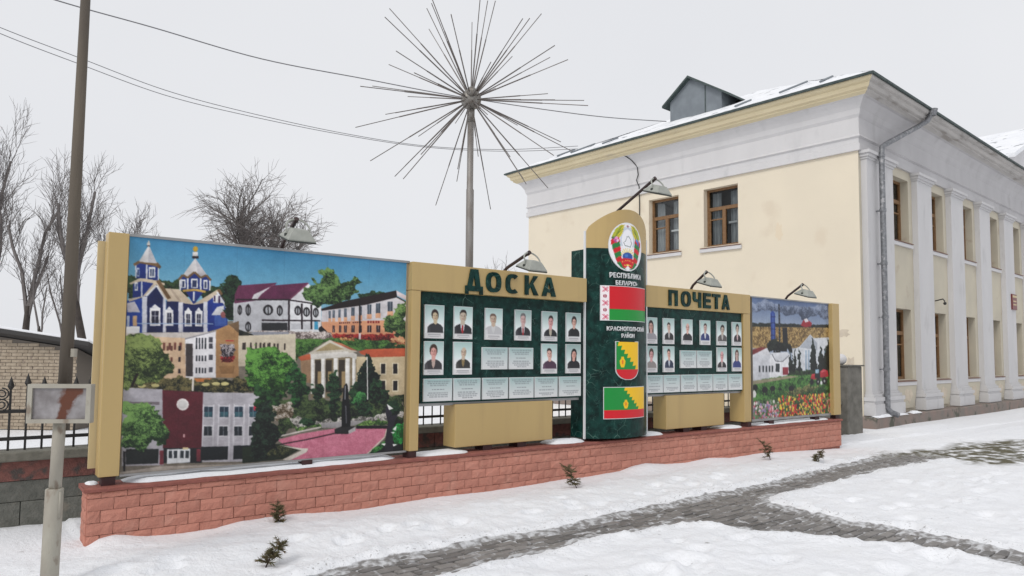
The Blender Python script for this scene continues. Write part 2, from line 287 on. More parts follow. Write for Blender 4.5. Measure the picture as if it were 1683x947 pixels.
# ------------------------------------------------------------------ drawing lists of the two printed murals (units: 1/2000 of the print)
MURAL_TOWN=[
('G',(66,140,184),(150,196,214),0,0.36),('P',(120,112,100),[-59,724,2172,618,2200,2558,-15,2216]),('F',(28,50,34),(62,92,52),.01,50,[-9,329,24,346,106,353,182,353,243,340,355,385,585,376,588,482,-4,526]),
('P',(30,66,150),[-7,553,90,519,98,818,4,821]),('P',(27,52,128),[31,402,85,373,175,373,178,512,33,523]),('P',(206,186,160),[9,402,72,348,151,360,217,383,215,401,77,378,16,412]),
('P',(27,52,128),[40,253,65,225,110,226,177,250,176,365,106,353,46,355]),('P',(226,224,222),[40,247,46,247,49,354,43,355]),('P',(226,224,222),[101,229,110,228,113,353,104,354]),
('P',(226,224,222),[171,250,177,249,180,362,174,363]),('P',(226,224,222),[77,378,84,378,88,508,80,508]),('P',(170,180,200),[48,266,64,264,67,339,50,341]),('P',(40,60,110),[53,279,61,278,63,328,54,328]),
('P',(226,224,222),[118,252,156,248,158,339,121,343]),('P',(50,70,110),[126,267,135,266,137,328,128,329]),('P',(50,70,110),[140,265,149,264,150,327,141,328]),('P',(226,224,222),[40,390,58,389,60,460,42,462]),
('P',(60,80,130),[45,403,54,402,55,450,47,450]),('P',(120,92,62),[27,233,58,203,170,206,192,242,183,261,156,241,65,225,36,254]),('P',(220,216,214),[113,63,60,210,109,215,164,213]),
('P',(188,186,190),[113,63,115,214,164,213]),('P',(205,196,186),[121,53,120,62,117,69,112,72,107,70,103,64,102,55,103,46,106,39,111,36,116,38,120,44]),
('P',(70,60,60),[123,68,121,71,118,74,112,75,107,75,103,74,102,71,103,68,107,66,112,64,117,64,121,66]),('P',(205,196,186),[116,33,116,39,114,43,112,45,110,44,108,40,107,35,108,29,109,25,112,23,114,24,116,28]),
('P',(24,36,88),[111,500,166,392,221,520,223,809,119,813]),('P',(24,36,88),[229,531,472,537,479,800,236,809]),('P',(28,56,140),[481,490,553,428,620,574,620,741,489,796]),
('P',(206,186,160),[218,428,255,427,315,538,235,539,231,486]),('P',(27,52,128),[344,443,461,433,399,556]),('P',(226,224,222),[391,439,401,438,403,524,393,525]),
('P',(206,186,160),[245,426,308,429,398,551,552,405,571,422,476,534,401,558,311,545]),('P',(180,160,140),[245,426,261,427,327,542,311,545]),
('P',(206,186,160),[7,536,91,505,165,359,186,375,252,518,229,526,168,399,108,501,14,559]),('L',(120,92,62),.012,[174,361,248,516]),('L',(120,92,62),.01,[552,408,628,559]),('L',(226,224,222),.006,[544,432,618,586]),
('L',(226,224,222),.006,[168,407,221,518]),('L',(226,224,222),.006,[166,407,110,504]),('P',(196,196,206),[86,510,115,508,123,815,95,816]),('P',(200,200,210),[209,515,226,514,234,809,217,809]),
('P',(198,196,204),[303,543,332,541,339,805,310,806]),('P',(206,206,214),[459,528,485,527,492,800,466,801]),('P',(27,52,128),[303,327,327,301,353,330,396,271,434,322,470,287,502,334,496,425,405,442,307,432]),
('P',(226,224,222),[303,332,313,331,316,438,306,439]),('P',(226,224,222),[350,328,360,327,362,434,353,435]),('P',(226,224,222),[431,320,441,319,444,428,434,429]),('P',(226,224,222),[490,314,500,313,502,423,493,424]),
('P',(214,209,208),[397,141,324,301,353,318,396,263,438,310,476,288]),('P',(190,186,190),[397,141,417,281,438,310,476,288]),('L',(120,92,62),.008,[300,344,325,298,353,323,396,266,435,315,471,286,502,332]),
('P',(220,214,208),[379,89,411,84,413,142,381,146]),('P',(50,40,44),[378,125,417,120,418,143,378,148]),('P',(196,152,46),[412,58,410,71,405,81,397,85,389,83,382,74,380,62,382,49,387,39,395,34,404,37,410,45]),
('L',(200,160,80),.01,[327,440,404,424,471,437]),('P',(226,224,222),[376,328,418,324,420,407,378,410]),('P',(50,62,100),[383,341,411,338,412,400,385,403]),('P',(226,224,222),[314,340,342,338,344,413,316,415]),
('P',(50,62,100),[321,353,335,352,337,407,323,408]),('P',(226,224,222),[454,332,480,329,482,411,456,413]),('P',(50,62,100),[462,345,473,344,475,404,463,405]),('P',(226,224,222),[134,602,196,598,200,754,138,757]),
('P',(38,40,62),[144,628,187,625,190,739,148,741]),('P',(226,224,222),[140,602,164,569,190,598]),('P',(150,150,160),[163,627,168,627,171,740,166,740]),('P',(150,150,160),[146,668,188,665,188,672,146,674]),
('P',(226,224,222),[226,614,274,611,278,751,230,753]),('P',(38,40,62),[237,640,264,639,267,736,239,737]),('P',(226,224,222),[232,614,249,581,268,612]),('P',(150,150,160),[248,640,253,640,255,736,251,736]),
('P',(150,150,160),[238,681,266,679,266,686,238,688]),('P',(226,224,222),[343,616,388,614,392,751,347,753]),('P',(38,40,62),[354,643,378,642,381,735,357,736]),('P',(226,224,222),[350,616,365,583,382,614]),
('P',(150,150,160),[364,642,369,642,371,736,366,736]),('P',(150,150,160),[356,684,379,683,380,690,356,691]),('P',(226,224,222),[409,612,455,610,458,748,413,750]),('P',(38,40,62),[420,639,445,638,447,732,423,733]),
('P',(226,224,222),[415,612,431,579,448,610]),('P',(150,150,160),[430,639,435,638,437,733,432,733]),('P',(150,150,160),[421,681,446,679,446,686,422,687]),('P',(205,205,210),[512,645,548,569,594,552,596,623,571,642]),
('P',(60,90,160),[533,647,613,643,616,739,536,742]),('P',(150,90,90),[612,636,610,651,603,663,593,667,582,664,575,653,572,638,574,623,581,611,591,606,601,610,609,621]),
('P',(226,224,222),[520,475,553,447,585,529,522,533]),('P',(70,50,90),[524,469,535,468,537,521,526,522]),('P',(70,50,90),[554,467,566,466,568,530,555,531]),('P',(196,190,198),[0,571,45,553,80,643,7,647]),
('P',(200,160,120),[37,676,61,674,64,762,40,763]),('P',(226,224,222),[3,767,79,764,80,822,5,824]),('P',(170,180,200),[4,678,19,677,21,769,7,770]),('L',(150,170,200),.004,[65,740,527,722]),
('P',(206,196,188),[1,824,537,795,620,739,715,741,716,806,351,861,2,846]),('F',(18,38,28),(50,82,52),.008,60,[592,293,634,263,686,290,710,365,698,593,670,690,636,709,599,599,579,388]),
('P',(186,186,190),[654,530,671,493,1041,467,1048,777,661,790]),('P',(228,228,230),[1039,467,1125,385,1287,513,1292,768,1046,777]),('P',(110,50,84),[661,446,685,361,951,311,931,352,843,483,663,529]),
('P',(218,214,216),[776,486,792,436,949,323,917,343,846,426,811,489]),('P',(104,44,80),[838,481,921,340,1183,289,1046,464]),('P',(222,220,222),[1052,456,1183,294,1305,486,1225,476]),
('L',(130,70,100),.006,[1183,294,1050,461]),('L',(46,32,40),.007,[671,493,1041,467]),('L',(46,32,40),.007,[1041,469,1225,492]),('L',(46,32,40),.007,[1043,460,1049,764]),('L',(46,32,40),.007,[1139,497,1145,748]),
('L',(46,32,40),.007,[1211,503,1217,745]),('L',(46,32,40),.007,[852,674,1283,659]),('P',(44,40,44),[931,573,927,599,914,618,896,626,878,620,864,602,858,577,863,551,876,532,894,524,912,529,926,547]),
('P',(175,178,182),[915,577,913,595,906,609,896,614,886,610,878,597,875,580,877,562,884,548,894,543,904,547,912,560]),('L',(44,40,44),.004,[894,524,896,626]),
('P',(44,40,44),[1001,575,998,601,990,620,979,628,967,621,958,603,955,577,957,552,965,532,977,524,988,531,997,549]),
('P',(175,178,182),[991,579,989,597,985,611,979,616,972,611,967,599,965,581,966,562,971,549,977,544,983,548,988,561]),('L',(44,40,44),.004,[977,524,979,628]),
('P',(44,40,44),[1136,567,1133,591,1124,609,1111,616,1098,610,1088,593,1084,570,1087,546,1096,528,1109,521,1122,526,1132,543]),
('P',(175,178,182),[1124,571,1123,588,1118,600,1111,605,1103,601,1098,589,1096,573,1097,556,1102,544,1109,539,1116,543,1122,555]),('L',(44,40,44),.004,[1109,521,1111,616]),
('P',(44,40,44),[1203,575,1200,600,1190,618,1177,625,1163,619,1153,602,1149,579,1152,555,1161,536,1175,529,1189,535,1199,552]),
('P',(175,178,182),[1191,580,1189,597,1184,609,1177,614,1169,610,1163,598,1161,582,1163,565,1168,552,1175,547,1183,551,1189,563]),('L',(44,40,44),.004,[1175,529,1177,625]),
('P',(44,40,44),[1270,578,1268,602,1259,620,1248,628,1236,622,1227,605,1223,581,1226,556,1234,538,1246,531,1258,537,1267,554]),
('P',(175,178,182),[1260,582,1258,599,1254,612,1247,617,1241,613,1236,601,1234,584,1235,567,1240,554,1246,549,1253,553,1258,566]),('L',(44,40,44),.004,[1246,531,1248,628]),
('P',(44,40,44),[775,582,773,610,767,630,757,638,747,631,740,612,737,584,738,557,745,536,755,528,764,535,772,555]),
('P',(175,178,182),[767,586,766,606,762,620,757,625,751,621,747,607,745,587,746,568,750,554,755,548,760,553,765,567]),('L',(44,40,44),.004,[755,528,757,638]),
('P',(44,40,44),[715,586,713,610,708,627,700,634,692,628,686,611,683,588,685,564,690,546,698,539,706,545,712,562]),
('P',(175,178,182),[708,590,707,606,704,619,700,623,695,619,692,607,690,591,691,574,694,562,698,557,703,561,706,573]),('L',(44,40,44),.004,[698,539,700,634]),
('P',(44,40,44),[781,738,779,762,771,780,761,787,750,781,742,763,739,740,741,716,748,698,758,691,769,697,777,714]),
('P',(175,178,182),[771,742,770,759,766,771,760,776,755,772,750,759,748,743,749,726,753,714,759,709,765,713,769,725]),('L',(44,40,44),.004,[758,691,761,787]),('P',(50,50,54),[852,699,1036,690,1038,765,854,771]),
('P',(60,150,190),[1237,669,1266,667,1268,746,1238,747]),('P',(30,30,34),[1350,740,1345,758,1331,772,1311,778,1290,773,1276,761,1270,743,1275,725,1289,712,1309,706,1329,710,1344,723]),
('P',(186,186,190),[1063,695,1132,692,1133,749,1064,751]),('P',(200,200,204),[1153,691,1208,689,1209,748,1154,750]),
('F',(36,66,38),(120,158,88),.014,34,[1147,409,1201,290,1240,264,1318,135,1379,168,1422,257,1475,266,1526,192,1596,215,1570,376,1478,436,1386,496,1225,507,1175,457]),
('P',(206,200,202),[1291,554,1916,382,2004,428,2010,853,1372,806,1294,704]),('P',(221,150,112),[1293,669,1920,620,2007,633,2010,846,1372,801,1299,717]),
('F',(30,60,40),(60,92,58),.01,50,[1583,388,1690,340,1768,340,1858,326,1746,389,1594,427]),('P',(44,30,32),[1286,541,1468,452,1909,306,1918,379,1638,480,1291,560]),
('P',(224,206,208),[1909,306,2004,359,2004,406,1918,363]),('L',(50,36,36),.006,[1918,377,2005,428]),('P',(224,160,124),[1345,632,1368,630,1369,679,1346,680]),('P',(78,88,100),[1346,557,1364,556,1365,630,1348,631]),
('P',(150,158,166),[1353,556,1357,556,1358,631,1355,631]),('P',(224,160,124),[1375,626,1400,625,1401,674,1376,675]),('P',(78,88,100),[1377,549,1395,548,1397,625,1378,626]),
('P',(150,158,166),[1384,548,1387,548,1389,625,1386,626]),('P',(224,160,124),[1421,621,1446,620,1447,669,1422,670]),('P',(78,88,100),[1423,537,1441,536,1443,620,1424,621]),
('P',(150,158,166),[1430,536,1433,536,1435,620,1432,621]),('P',(224,160,124),[1468,612,1495,611,1496,660,1469,662]),('P',(78,88,100),[1469,525,1490,524,1492,611,1471,612]),
('P',(150,158,166),[1478,524,1481,524,1483,612,1480,612]),('P',(224,160,124),[1525,596,1560,594,1561,644,1526,646]),('P',(78,88,100),[1527,511,1555,509,1557,595,1528,596]),
('P',(150,158,166),[1539,510,1542,510,1544,595,1541,595]),('P',(224,160,124),[1589,586,1620,585,1621,635,1589,636]),('P',(78,88,100),[1590,496,1615,495,1616,585,1592,586]),
('P',(150,158,166),[1601,496,1604,495,1606,585,1602,586]),('P',(224,160,124),[1658,572,1700,570,1701,620,1659,622]),('P',(78,88,100),[1660,473,1695,471,1697,570,1662,572]),
('P',(150,158,166),[1676,472,1679,472,1681,571,1677,571]),('P',(224,160,124),[1732,558,1776,556,1777,607,1732,609]),('P',(78,88,100),[1733,455,1771,452,1773,556,1735,558]),
('P',(150,158,166),[1750,454,1754,454,1755,557,1752,557]),('P',(224,160,124),[1833,532,1885,529,1886,581,1834,584]),('P',(78,88,100),[1834,430,1880,427,1881,530,1836,532]),
('P',(150,158,166),[1855,429,1859,429,1860,531,1857,531]),('P',(60,44,50),[1380,701,1398,700,1400,769,1381,770]),('P',(190,170,160),[1387,700,1390,700,1392,770,1389,770]),
('P',(60,44,50),[1431,698,1450,698,1451,768,1432,768]),('P',(190,170,160),[1439,698,1442,698,1443,768,1440,768]),('P',(60,44,50),[1472,697,1495,696,1497,766,1474,767]),
('P',(190,170,160),[1482,696,1485,696,1487,766,1484,767]),('P',(60,44,50),[1532,694,1560,693,1561,764,1533,765]),('P',(190,170,160),[1544,694,1547,694,1549,764,1546,764]),
('P',(60,44,50),[1594,692,1618,691,1620,762,1595,763]),('P',(190,170,160),[1604,691,1608,691,1609,762,1606,762]),('P',(60,44,50),[1664,689,1699,687,1700,759,1665,760]),
('P',(190,170,160),[1680,688,1683,688,1684,760,1681,760]),('P',(60,44,50),[1740,685,1776,684,1777,756,1742,758]),('P',(190,170,160),[1756,685,1760,685,1761,757,1758,757]),
('P',(60,44,50),[1841,681,1881,679,1882,753,1842,754]),('P',(190,170,160),[1859,680,1862,680,1864,753,1860,754]),('P',(84,44,44),[1432,667,1443,667,1443,681,1433,682]),
('P',(84,44,44),[1448,666,1458,665,1459,680,1448,680]),('P',(84,44,44),[1463,664,1474,664,1474,678,1464,679]),('P',(84,44,44),[1479,663,1490,662,1490,677,1479,677]),('P',(84,44,44),[1495,661,1505,661,1505,675,1495,676]),
('P',(84,44,44),[1510,660,1521,659,1521,674,1511,674]),('P',(84,44,44),[1542,657,1553,656,1553,671,1542,671]),('P',(84,44,44),[1558,655,1568,655,1569,669,1558,670]),('P',(84,44,44),[1574,654,1584,653,1585,668,1574,668]),
('P',(84,44,44),[1590,652,1600,652,1601,666,1590,667]),('P',(84,44,44),[1606,651,1617,650,1617,665,1606,665]),('P',(150,40,44),[1665,641,1679,640,1680,664,1665,665]),
('P',(150,40,44),[1687,640,1701,639,1701,663,1687,664]),('P',(150,40,44),[1709,639,1723,638,1723,662,1709,663]),('P',(150,40,44),[1731,638,1745,637,1746,661,1731,662]),
('P',(150,40,44),[1753,637,1767,636,1768,660,1753,661]),('F',(120,26,34),(190,60,50),.005,80,[1371,788,1899,769,1907,849,1602,856,1377,823]),('L',(30,24,28),.006,[1596,414,1603,770]),
('P',(210,190,190),[1593,771,1611,770,1613,849,1595,850]),('F',(40,76,42),(130,164,92),.012,40,[1804,642,1873,571,1929,486,2005,419,2011,819,1922,787,1819,736]),
('F',(40,86,40),(96,140,66),.004,40,[1040,841,1372,824,2002,846,2003,936,1582,948,1352,845,1215,953,1111,1042,1044,1036]),('F',(160,90,50),(226,170,110),.01,60,[1454,821,1538,812,1570,857,1444,860]),
('F',(200,100,60),(230,180,130),.01,60,[1866,829,2001,805,2003,881,1912,883]),('F',(150,130,126),(222,208,200),.004,60,[800,773,1371,765,1377,832,802,860]),('P',(140,142,150),[645,852,801,785,1048,777,1054,848,646,873]),
('F',(20,30,24),(60,60,50),.01,40,[643,755,739,799,856,844,645,855]),('P',(206,172,140),[5,843,353,855,368,1226,16,1219]),('P',(228,224,226),[353,859,547,779,557,1206,367,1203]),
('P',(168,128,86),[545,779,628,724,697,797,707,1209,556,1206]),('P',(202,188,164),[695,825,1099,794,1106,1104,702,1103]),('P',(150,146,150),[351,858,547,779,547,791,352,870]),('P',(120,96,70),[628,724,696,688,699,797]),
('P',(120,70,60),[220,898,234,898,235,961,221,961]),('P',(120,70,60),[254,898,268,897,270,960,256,960]),('P',(120,70,60),[285,897,300,897,301,960,287,960]),('P',(120,70,60),[318,896,333,896,334,959,320,959]),
('P',(110,72,60),[219,927,233,927,234,968,220,968]),('P',(110,72,60),[222,1023,236,1023,237,1064,223,1064]),('P',(110,72,60),[224,1125,238,1125,240,1166,225,1166]),('P',(110,72,60),[241,927,255,927,256,968,242,968]),
('P',(110,72,60),[244,1023,258,1023,259,1064,245,1064]),('P',(110,72,60),[246,1125,261,1126,262,1167,248,1166]),('P',(110,72,60),[265,926,279,926,280,967,266,968]),('P',(110,72,60),[268,1023,282,1023,283,1064,269,1064]),
('P',(110,72,60),[270,1126,285,1126,286,1167,272,1167]),('P',(50,36,40),[313,925,327,925,328,967,314,967]),('P',(50,36,40),[315,1023,330,1022,331,1064,316,1064]),('P',(50,36,40),[318,1126,332,1126,334,1167,319,1167]),
('P',(70,62,62),[358,905,402,904,410,1192,366,1191]),('P',(56,58,66),[419,851,429,851,430,901,420,901]),('P',(56,58,66),[420,901,430,901,432,951,421,951]),('P',(56,58,66),[423,1009,433,1009,434,1059,424,1059]),
('P',(56,58,66),[426,1116,436,1116,437,1166,427,1166]),('P',(56,58,66),[437,851,448,850,449,900,439,901]),('P',(56,58,66),[439,901,449,900,450,951,440,951]),('P',(56,58,66),[441,1009,452,1009,453,1059,443,1059]),
('P',(56,58,66),[444,1116,455,1116,456,1166,446,1166]),('P',(56,58,66),[456,850,466,850,468,900,457,900]),('P',(56,58,66),[457,900,468,900,469,950,459,950]),('P',(56,58,66),[460,1008,470,1008,472,1059,461,1059]),
('P',(56,58,66),[463,1116,473,1117,475,1167,464,1166]),('P',(56,58,66),[475,850,485,849,487,900,476,900]),('P',(56,58,66),[476,900,487,900,488,950,477,950]),('P',(56,58,66),[479,1008,489,1008,491,1058,480,1058]),
('P',(56,58,66),[482,1117,492,1117,493,1167,483,1167]),('P',(80,80,88),[502,842,527,841,528,889,503,890]),('P',(80,80,88),[504,899,528,899,530,947,505,947]),('P',(80,80,88),[506,1001,531,1001,532,1049,507,1049]),
('P',(80,80,88),[509,1111,534,1112,535,1159,510,1159]),('P',(200,120,60),[416,1210,554,1213,554,1242,417,1239]),('P',(70,60,56),[723,887,747,886,749,951,724,951]),('P',(70,60,56),[775,886,788,885,790,950,777,950]),
('P',(70,60,56),[811,885,824,885,825,949,812,950]),('P',(70,60,56),[842,884,855,884,857,949,843,949]),('P',(70,60,56),[869,884,882,883,884,949,870,949]),('P',(70,60,56),[905,883,919,882,920,948,907,948]),
('P',(70,60,56),[864,892,877,892,878,952,865,952]),('P',(70,60,56),[895,891,908,891,909,952,896,952]),('P',(70,60,56),[940,890,953,890,955,951,942,951]),('P',(70,60,56),[964,890,977,889,979,951,966,951]),
('P',(70,60,56),[1015,889,1028,888,1029,950,1016,950]),('P',(180,60,60),[611,866,665,865,666,877,612,878]),('F',(40,30,44),(200,190,190),.004,90,[580,907,671,905,674,1020,583,1021]),
('F',(120,26,36),(190,60,60),.004,70,[581,1014,674,1013,673,1069,583,1069]),('P',(140,104,66),[574,1101,681,1099,668,1172,590,1171]),
('F',(26,36,26),(120,110,70),.012,50,[-4,1217,370,1198,417,1238,713,1203,877,1254,880,1365,-1,1309]),
('P',(190,178,120),[131,1269,128,1277,119,1282,108,1284,96,1282,87,1276,83,1268,86,1261,95,1255,107,1254,119,1256,128,1262]),
('P',(190,178,120),[209,1268,206,1275,197,1281,185,1282,173,1280,164,1274,160,1266,163,1259,172,1254,184,1252,196,1254,205,1260]),
('P',(190,178,120),[519,1266,515,1274,506,1280,493,1281,479,1279,470,1273,466,1265,469,1257,479,1252,492,1250,505,1252,515,1258]),
('P',(190,178,120),[585,1261,582,1269,572,1275,559,1277,546,1274,536,1268,532,1260,535,1252,545,1247,558,1245,572,1247,582,1253]),
('P',(190,178,120),[644,1263,640,1271,630,1276,617,1278,603,1276,593,1269,589,1261,593,1253,603,1248,616,1246,630,1248,640,1255]),
('P',(220,150,120),[54,1230,53,1240,49,1247,43,1250,37,1247,33,1240,31,1230,32,1220,36,1213,42,1210,48,1213,53,1220]),('L',(220,210,200),.006,[389,1218,411,1198,412,1322]),
('P',(162,158,164),[-6,1278,229,1301,252,1951,13,1930]),('P',(168,164,170),[475,1335,882,1357,879,1989,482,1949]),('P',(196,193,198),[478,1440,485,1440,489,1809,482,1808]),
('P',(196,193,198),[546,1443,554,1443,557,1815,550,1815]),('P',(196,193,198),[578,1444,585,1445,589,1818,581,1818]),('P',(196,193,198),[648,1448,656,1448,660,1825,652,1824]),
('P',(196,193,198),[680,1449,688,1450,691,1828,683,1827]),('P',(196,193,198),[747,1452,755,1453,759,1834,751,1833]),('P',(196,193,198),[780,1454,788,1454,791,1837,783,1836]),
('P',(196,193,198),[841,1457,849,1457,852,1843,844,1842]),('P',(96,34,46),[228,1308,478,1331,481,1827,245,1804]),
('P',(228,222,216),[392,1438,387,1465,374,1483,355,1490,336,1481,321,1461,316,1435,320,1409,333,1390,352,1384,371,1392,386,1412]),
('P',(206,202,198),[381,1438,378,1457,368,1470,354,1474,341,1468,330,1454,326,1435,329,1417,339,1404,352,1399,366,1405,377,1419]),('P',(190,150,150),[363,1695,374,1696,375,1724,364,1723]),
('P',(196,193,198),[482,1451,548,1454,551,1570,485,1566]),('P',(46,62,78),[488,1463,543,1465,545,1558,490,1554]),('P',(60,100,110),[493,1509,540,1511,541,1554,494,1551]),
('P',(130,140,150),[513,1464,517,1464,520,1556,516,1556]),('P',(196,193,198),[582,1455,652,1459,655,1576,585,1572]),('P',(46,62,78),[588,1468,646,1470,648,1564,590,1561]),
('P',(60,100,110),[593,1514,643,1517,644,1560,594,1557]),('P',(130,140,150),[615,1469,619,1469,621,1562,617,1562]),('P',(196,193,198),[679,1460,748,1463,751,1582,682,1578]),
('P',(46,62,78),[685,1472,742,1475,744,1570,688,1566]),('P',(60,100,110),[690,1520,739,1522,740,1566,691,1563]),('P',(130,140,150),[712,1474,716,1474,718,1568,714,1568]),
('P',(196,193,198),[779,1465,845,1468,848,1589,782,1584]),('P',(46,62,78),[785,1477,839,1480,841,1576,788,1573]),('P',(60,100,110),[790,1525,836,1528,837,1571,791,1569]),
('P',(130,140,150),[810,1478,814,1479,816,1574,812,1574]),('P',(190,187,190),[485,1626,547,1630,550,1733,487,1728]),('P',(40,46,54),[491,1637,542,1641,544,1722,493,1718]),
('P',(120,124,130),[514,1639,518,1639,520,1720,516,1720]),('P',(190,187,190),[583,1633,649,1638,652,1742,586,1736]),('P',(40,46,54),[589,1644,644,1648,646,1731,591,1726]),
('P',(120,124,130),[614,1646,618,1646,620,1728,617,1728]),('P',(190,187,190),[682,1640,746,1644,749,1750,684,1744]),('P',(40,46,54),[688,1651,740,1655,742,1738,690,1734]),
('P',(120,124,130),[712,1653,716,1653,718,1736,714,1736]),('P',(190,187,190),[780,1647,841,1651,844,1758,783,1752]),('P',(40,46,54),[787,1658,835,1661,837,1746,789,1742]),
('P',(120,124,130),[809,1660,813,1660,815,1744,811,1744]),('P',(28,34,38),[480,1816,652,1827,651,1946,482,1936]),('P',(28,34,38),[689,1825,834,1833,832,1956,688,1948]),
('P',(34,36,40),[248,1804,483,1827,487,1958,251,1932]),('P',(112,46,56),[226,1822,249,1825,252,1945,229,1942]),('P',(112,46,56),[449,1831,475,1834,478,1944,452,1941]),
('P',(206,208,210),[270,1819,409,1825,413,1944,272,1941]),('P',(52,60,66),[279,1830,300,1832,302,1896,281,1894]),('P',(52,60,66),[310,1833,332,1835,333,1899,312,1897]),
('P',(52,60,66),[349,1837,371,1839,372,1903,351,1901]),('P',(52,60,66),[382,1840,403,1842,405,1907,383,1904]),('P',(214,196,150),[364,1810,397,1813,398,1831,364,1828]),
('P',(36,40,40),[31,1793,219,1809,220,1932,35,1921]),('P',(206,40,74),[818,1434,841,1451,834,1517,815,1510]),('P',(120,110,116),[10,1398,215,1407,215,1433,11,1423]),
('F',(46,82,46),(128,170,92),.014,38,[-6,1414,85,1394,171,1416,216,1468,250,1572,261,1648,246,1749,181,1768,139,1801,72,1807,5,1788]),('P',(30,26,28),[15,1802,30,1818,32,1977,22,1976]),
('L',(30,26,28),.005,[22,1821,63,1794]),('F',(60,84,42),(142,160,90),.014,40,[-16,863,36,839,112,835,191,870,246,959,285,1126,244,1205,123,1232,65,1280,-3,1278]),('L',(40,30,26),.008,[79,1162,48,1273]),
('P',(150,120,92),[1140,1042,1222,1035,1227,1273,1159,1257]),('P',(192,96,62),[1122,1017,1215,982,1222,1039,1145,1054]),('P',(190,170,136),[1579,1011,1697,1010,2008,1000,2014,1424,1587,1416]),
('P',(198,92,58),[1597,959,1658,934,2006,916,2008,1005,1709,1016,1618,983]),('P',(214,200,170),[1780,1074,1834,1074,1836,1198,1782,1197]),('P',(36,30,32),[1788,1083,1825,1083,1827,1185,1790,1185]),
('P',(214,200,170),[1886,1074,1941,1074,1943,1199,1888,1198]),('P',(36,30,32),[1894,1083,1932,1083,1934,1186,1896,1186]),('P',(214,200,170),[1783,1249,1837,1250,1839,1373,1785,1372]),
('P',(36,30,32),[1791,1258,1828,1259,1830,1361,1793,1360]),('P',(214,200,170),[1889,1251,1944,1252,1946,1377,1891,1375]),('P',(36,30,32),[1897,1261,1935,1261,1937,1364,1898,1363]),
('P',(150,134,110),[1863,1402,2014,1407,2015,1429,1863,1423]),('P',(132,118,92),[1218,1028,1579,1011,1587,1431,1226,1417]),('P',(66,58,48),[1250,1045,1298,1045,1305,1362,1257,1360]),
('P',(66,58,48),[1333,1045,1381,1045,1388,1365,1339,1363]),('P',(66,58,48),[1435,1044,1485,1044,1492,1368,1442,1366]),('P',(160,136,96),[1273,1158,1300,1158,1304,1318,1276,1317]),
('P',(160,136,96),[1353,1159,1381,1159,1385,1321,1357,1320]),('P',(160,136,96),[1461,1160,1490,1160,1493,1324,1465,1323]),('P',(226,222,214),[1219,1028,1248,1028,1255,1375,1227,1374]),
('P',(190,184,174),[1240,1028,1248,1028,1255,1375,1247,1374]),('P',(226,222,214),[1298,1027,1329,1027,1337,1414,1306,1413]),('P',(190,184,174),[1321,1027,1329,1027,1337,1414,1329,1413]),
('P',(226,222,214),[1395,1027,1430,1027,1439,1440,1403,1438]),('P',(190,184,174),[1422,1027,1430,1027,1439,1440,1430,1439]),('P',(226,222,214),[1489,1026,1526,1026,1533,1384,1496,1383]),
('P',(190,184,174),[1518,1026,1526,1026,1533,1384,1524,1384]),('P',(226,222,214),[1545,1026,1572,1026,1578,1326,1551,1325]),('P',(190,184,174),[1564,1026,1572,1026,1578,1326,1569,1326]),
('P',(212,206,196),[1213,982,1520,954,1581,984,1582,1038,1521,1014,1219,1042]),('P',(206,196,178),[1199,982,1361,845,1588,959,1523,975,1499,955,1215,990]),('P',(172,152,112),[1251,961,1362,874,1481,937]),
('P',(190,110,80),[1373,856,1456,878,1590,953,1529,942]),('F',(24,40,28),(84,104,60),.014,36,[942,1405,1190,1401,1420,1439,1660,1419,1889,1428,2014,1424,2019,1730,1543,1682,1197,1701,970,1740]),
('F',(130,126,120),(210,204,196),.012,50,[1063,1593,1308,1644,1591,1625,1789,1615,2011,1604,2011,1651,1592,1685,1309,1695,1109,1709]),
('F',(60,110,50),(130,164,84),.006,50,[1592,1685,1765,1654,1867,1676,1868,1722,1592,1712]),('F',(60,110,50),(130,164,84),.006,50,[1103,1687,1286,1671,1332,1696,1131,1724]),
('F',(10,26,24),(34,62,46),.01,60,[1671,961,1641,1041,1616,1131,1584,1281,1538,1414,1649,1494,1761,1423,1770,1240,1736,1117,1703,1040]),
('F',(14,30,22),(52,92,56),.01,50,[1812,1371,1802,1450,1774,1497,1738,1496,1708,1446,1696,1367,1705,1289,1733,1241,1769,1242,1799,1291]),
('F',(14,30,22),(52,92,56),.01,50,[1328,1370,1320,1419,1296,1449,1267,1447,1242,1416,1232,1367,1240,1318,1263,1288,1293,1289,1317,1320]),
('F',(14,30,22),(52,92,56),.01,50,[1455,1311,1446,1401,1420,1455,1387,1454,1359,1397,1347,1308,1356,1219,1381,1164,1415,1164,1443,1220]),
('F',(14,30,22),(52,92,56),.01,50,[1628,1406,1620,1474,1595,1515,1563,1514,1537,1470,1526,1402,1534,1334,1559,1292,1590,1293,1617,1336]),
('F',(14,30,22),(52,92,56),.01,50,[1870,1427,1863,1472,1844,1499,1820,1498,1801,1469,1792,1424,1799,1379,1818,1352,1842,1353,1861,1381]),
('F',(14,30,22),(52,92,56),.01,50,[1157,1400,1150,1458,1129,1493,1102,1492,1079,1455,1069,1396,1076,1339,1097,1303,1124,1304,1147,1341]),
('F',(14,30,22),(52,92,56),.01,50,[1450,1484,1442,1536,1419,1567,1390,1565,1366,1532,1356,1480,1364,1429,1387,1398,1416,1399,1440,1432]),
('F',(14,30,22),(52,92,56),.01,50,[1263,1648,1253,1673,1225,1687,1190,1684,1162,1667,1151,1641,1161,1617,1189,1603,1223,1605,1251,1622]),
('F',(14,30,22),(52,92,56),.01,50,[1725,1543,1711,1586,1675,1612,1629,1609,1592,1580,1577,1535,1590,1492,1626,1466,1672,1468,1710,1497]),
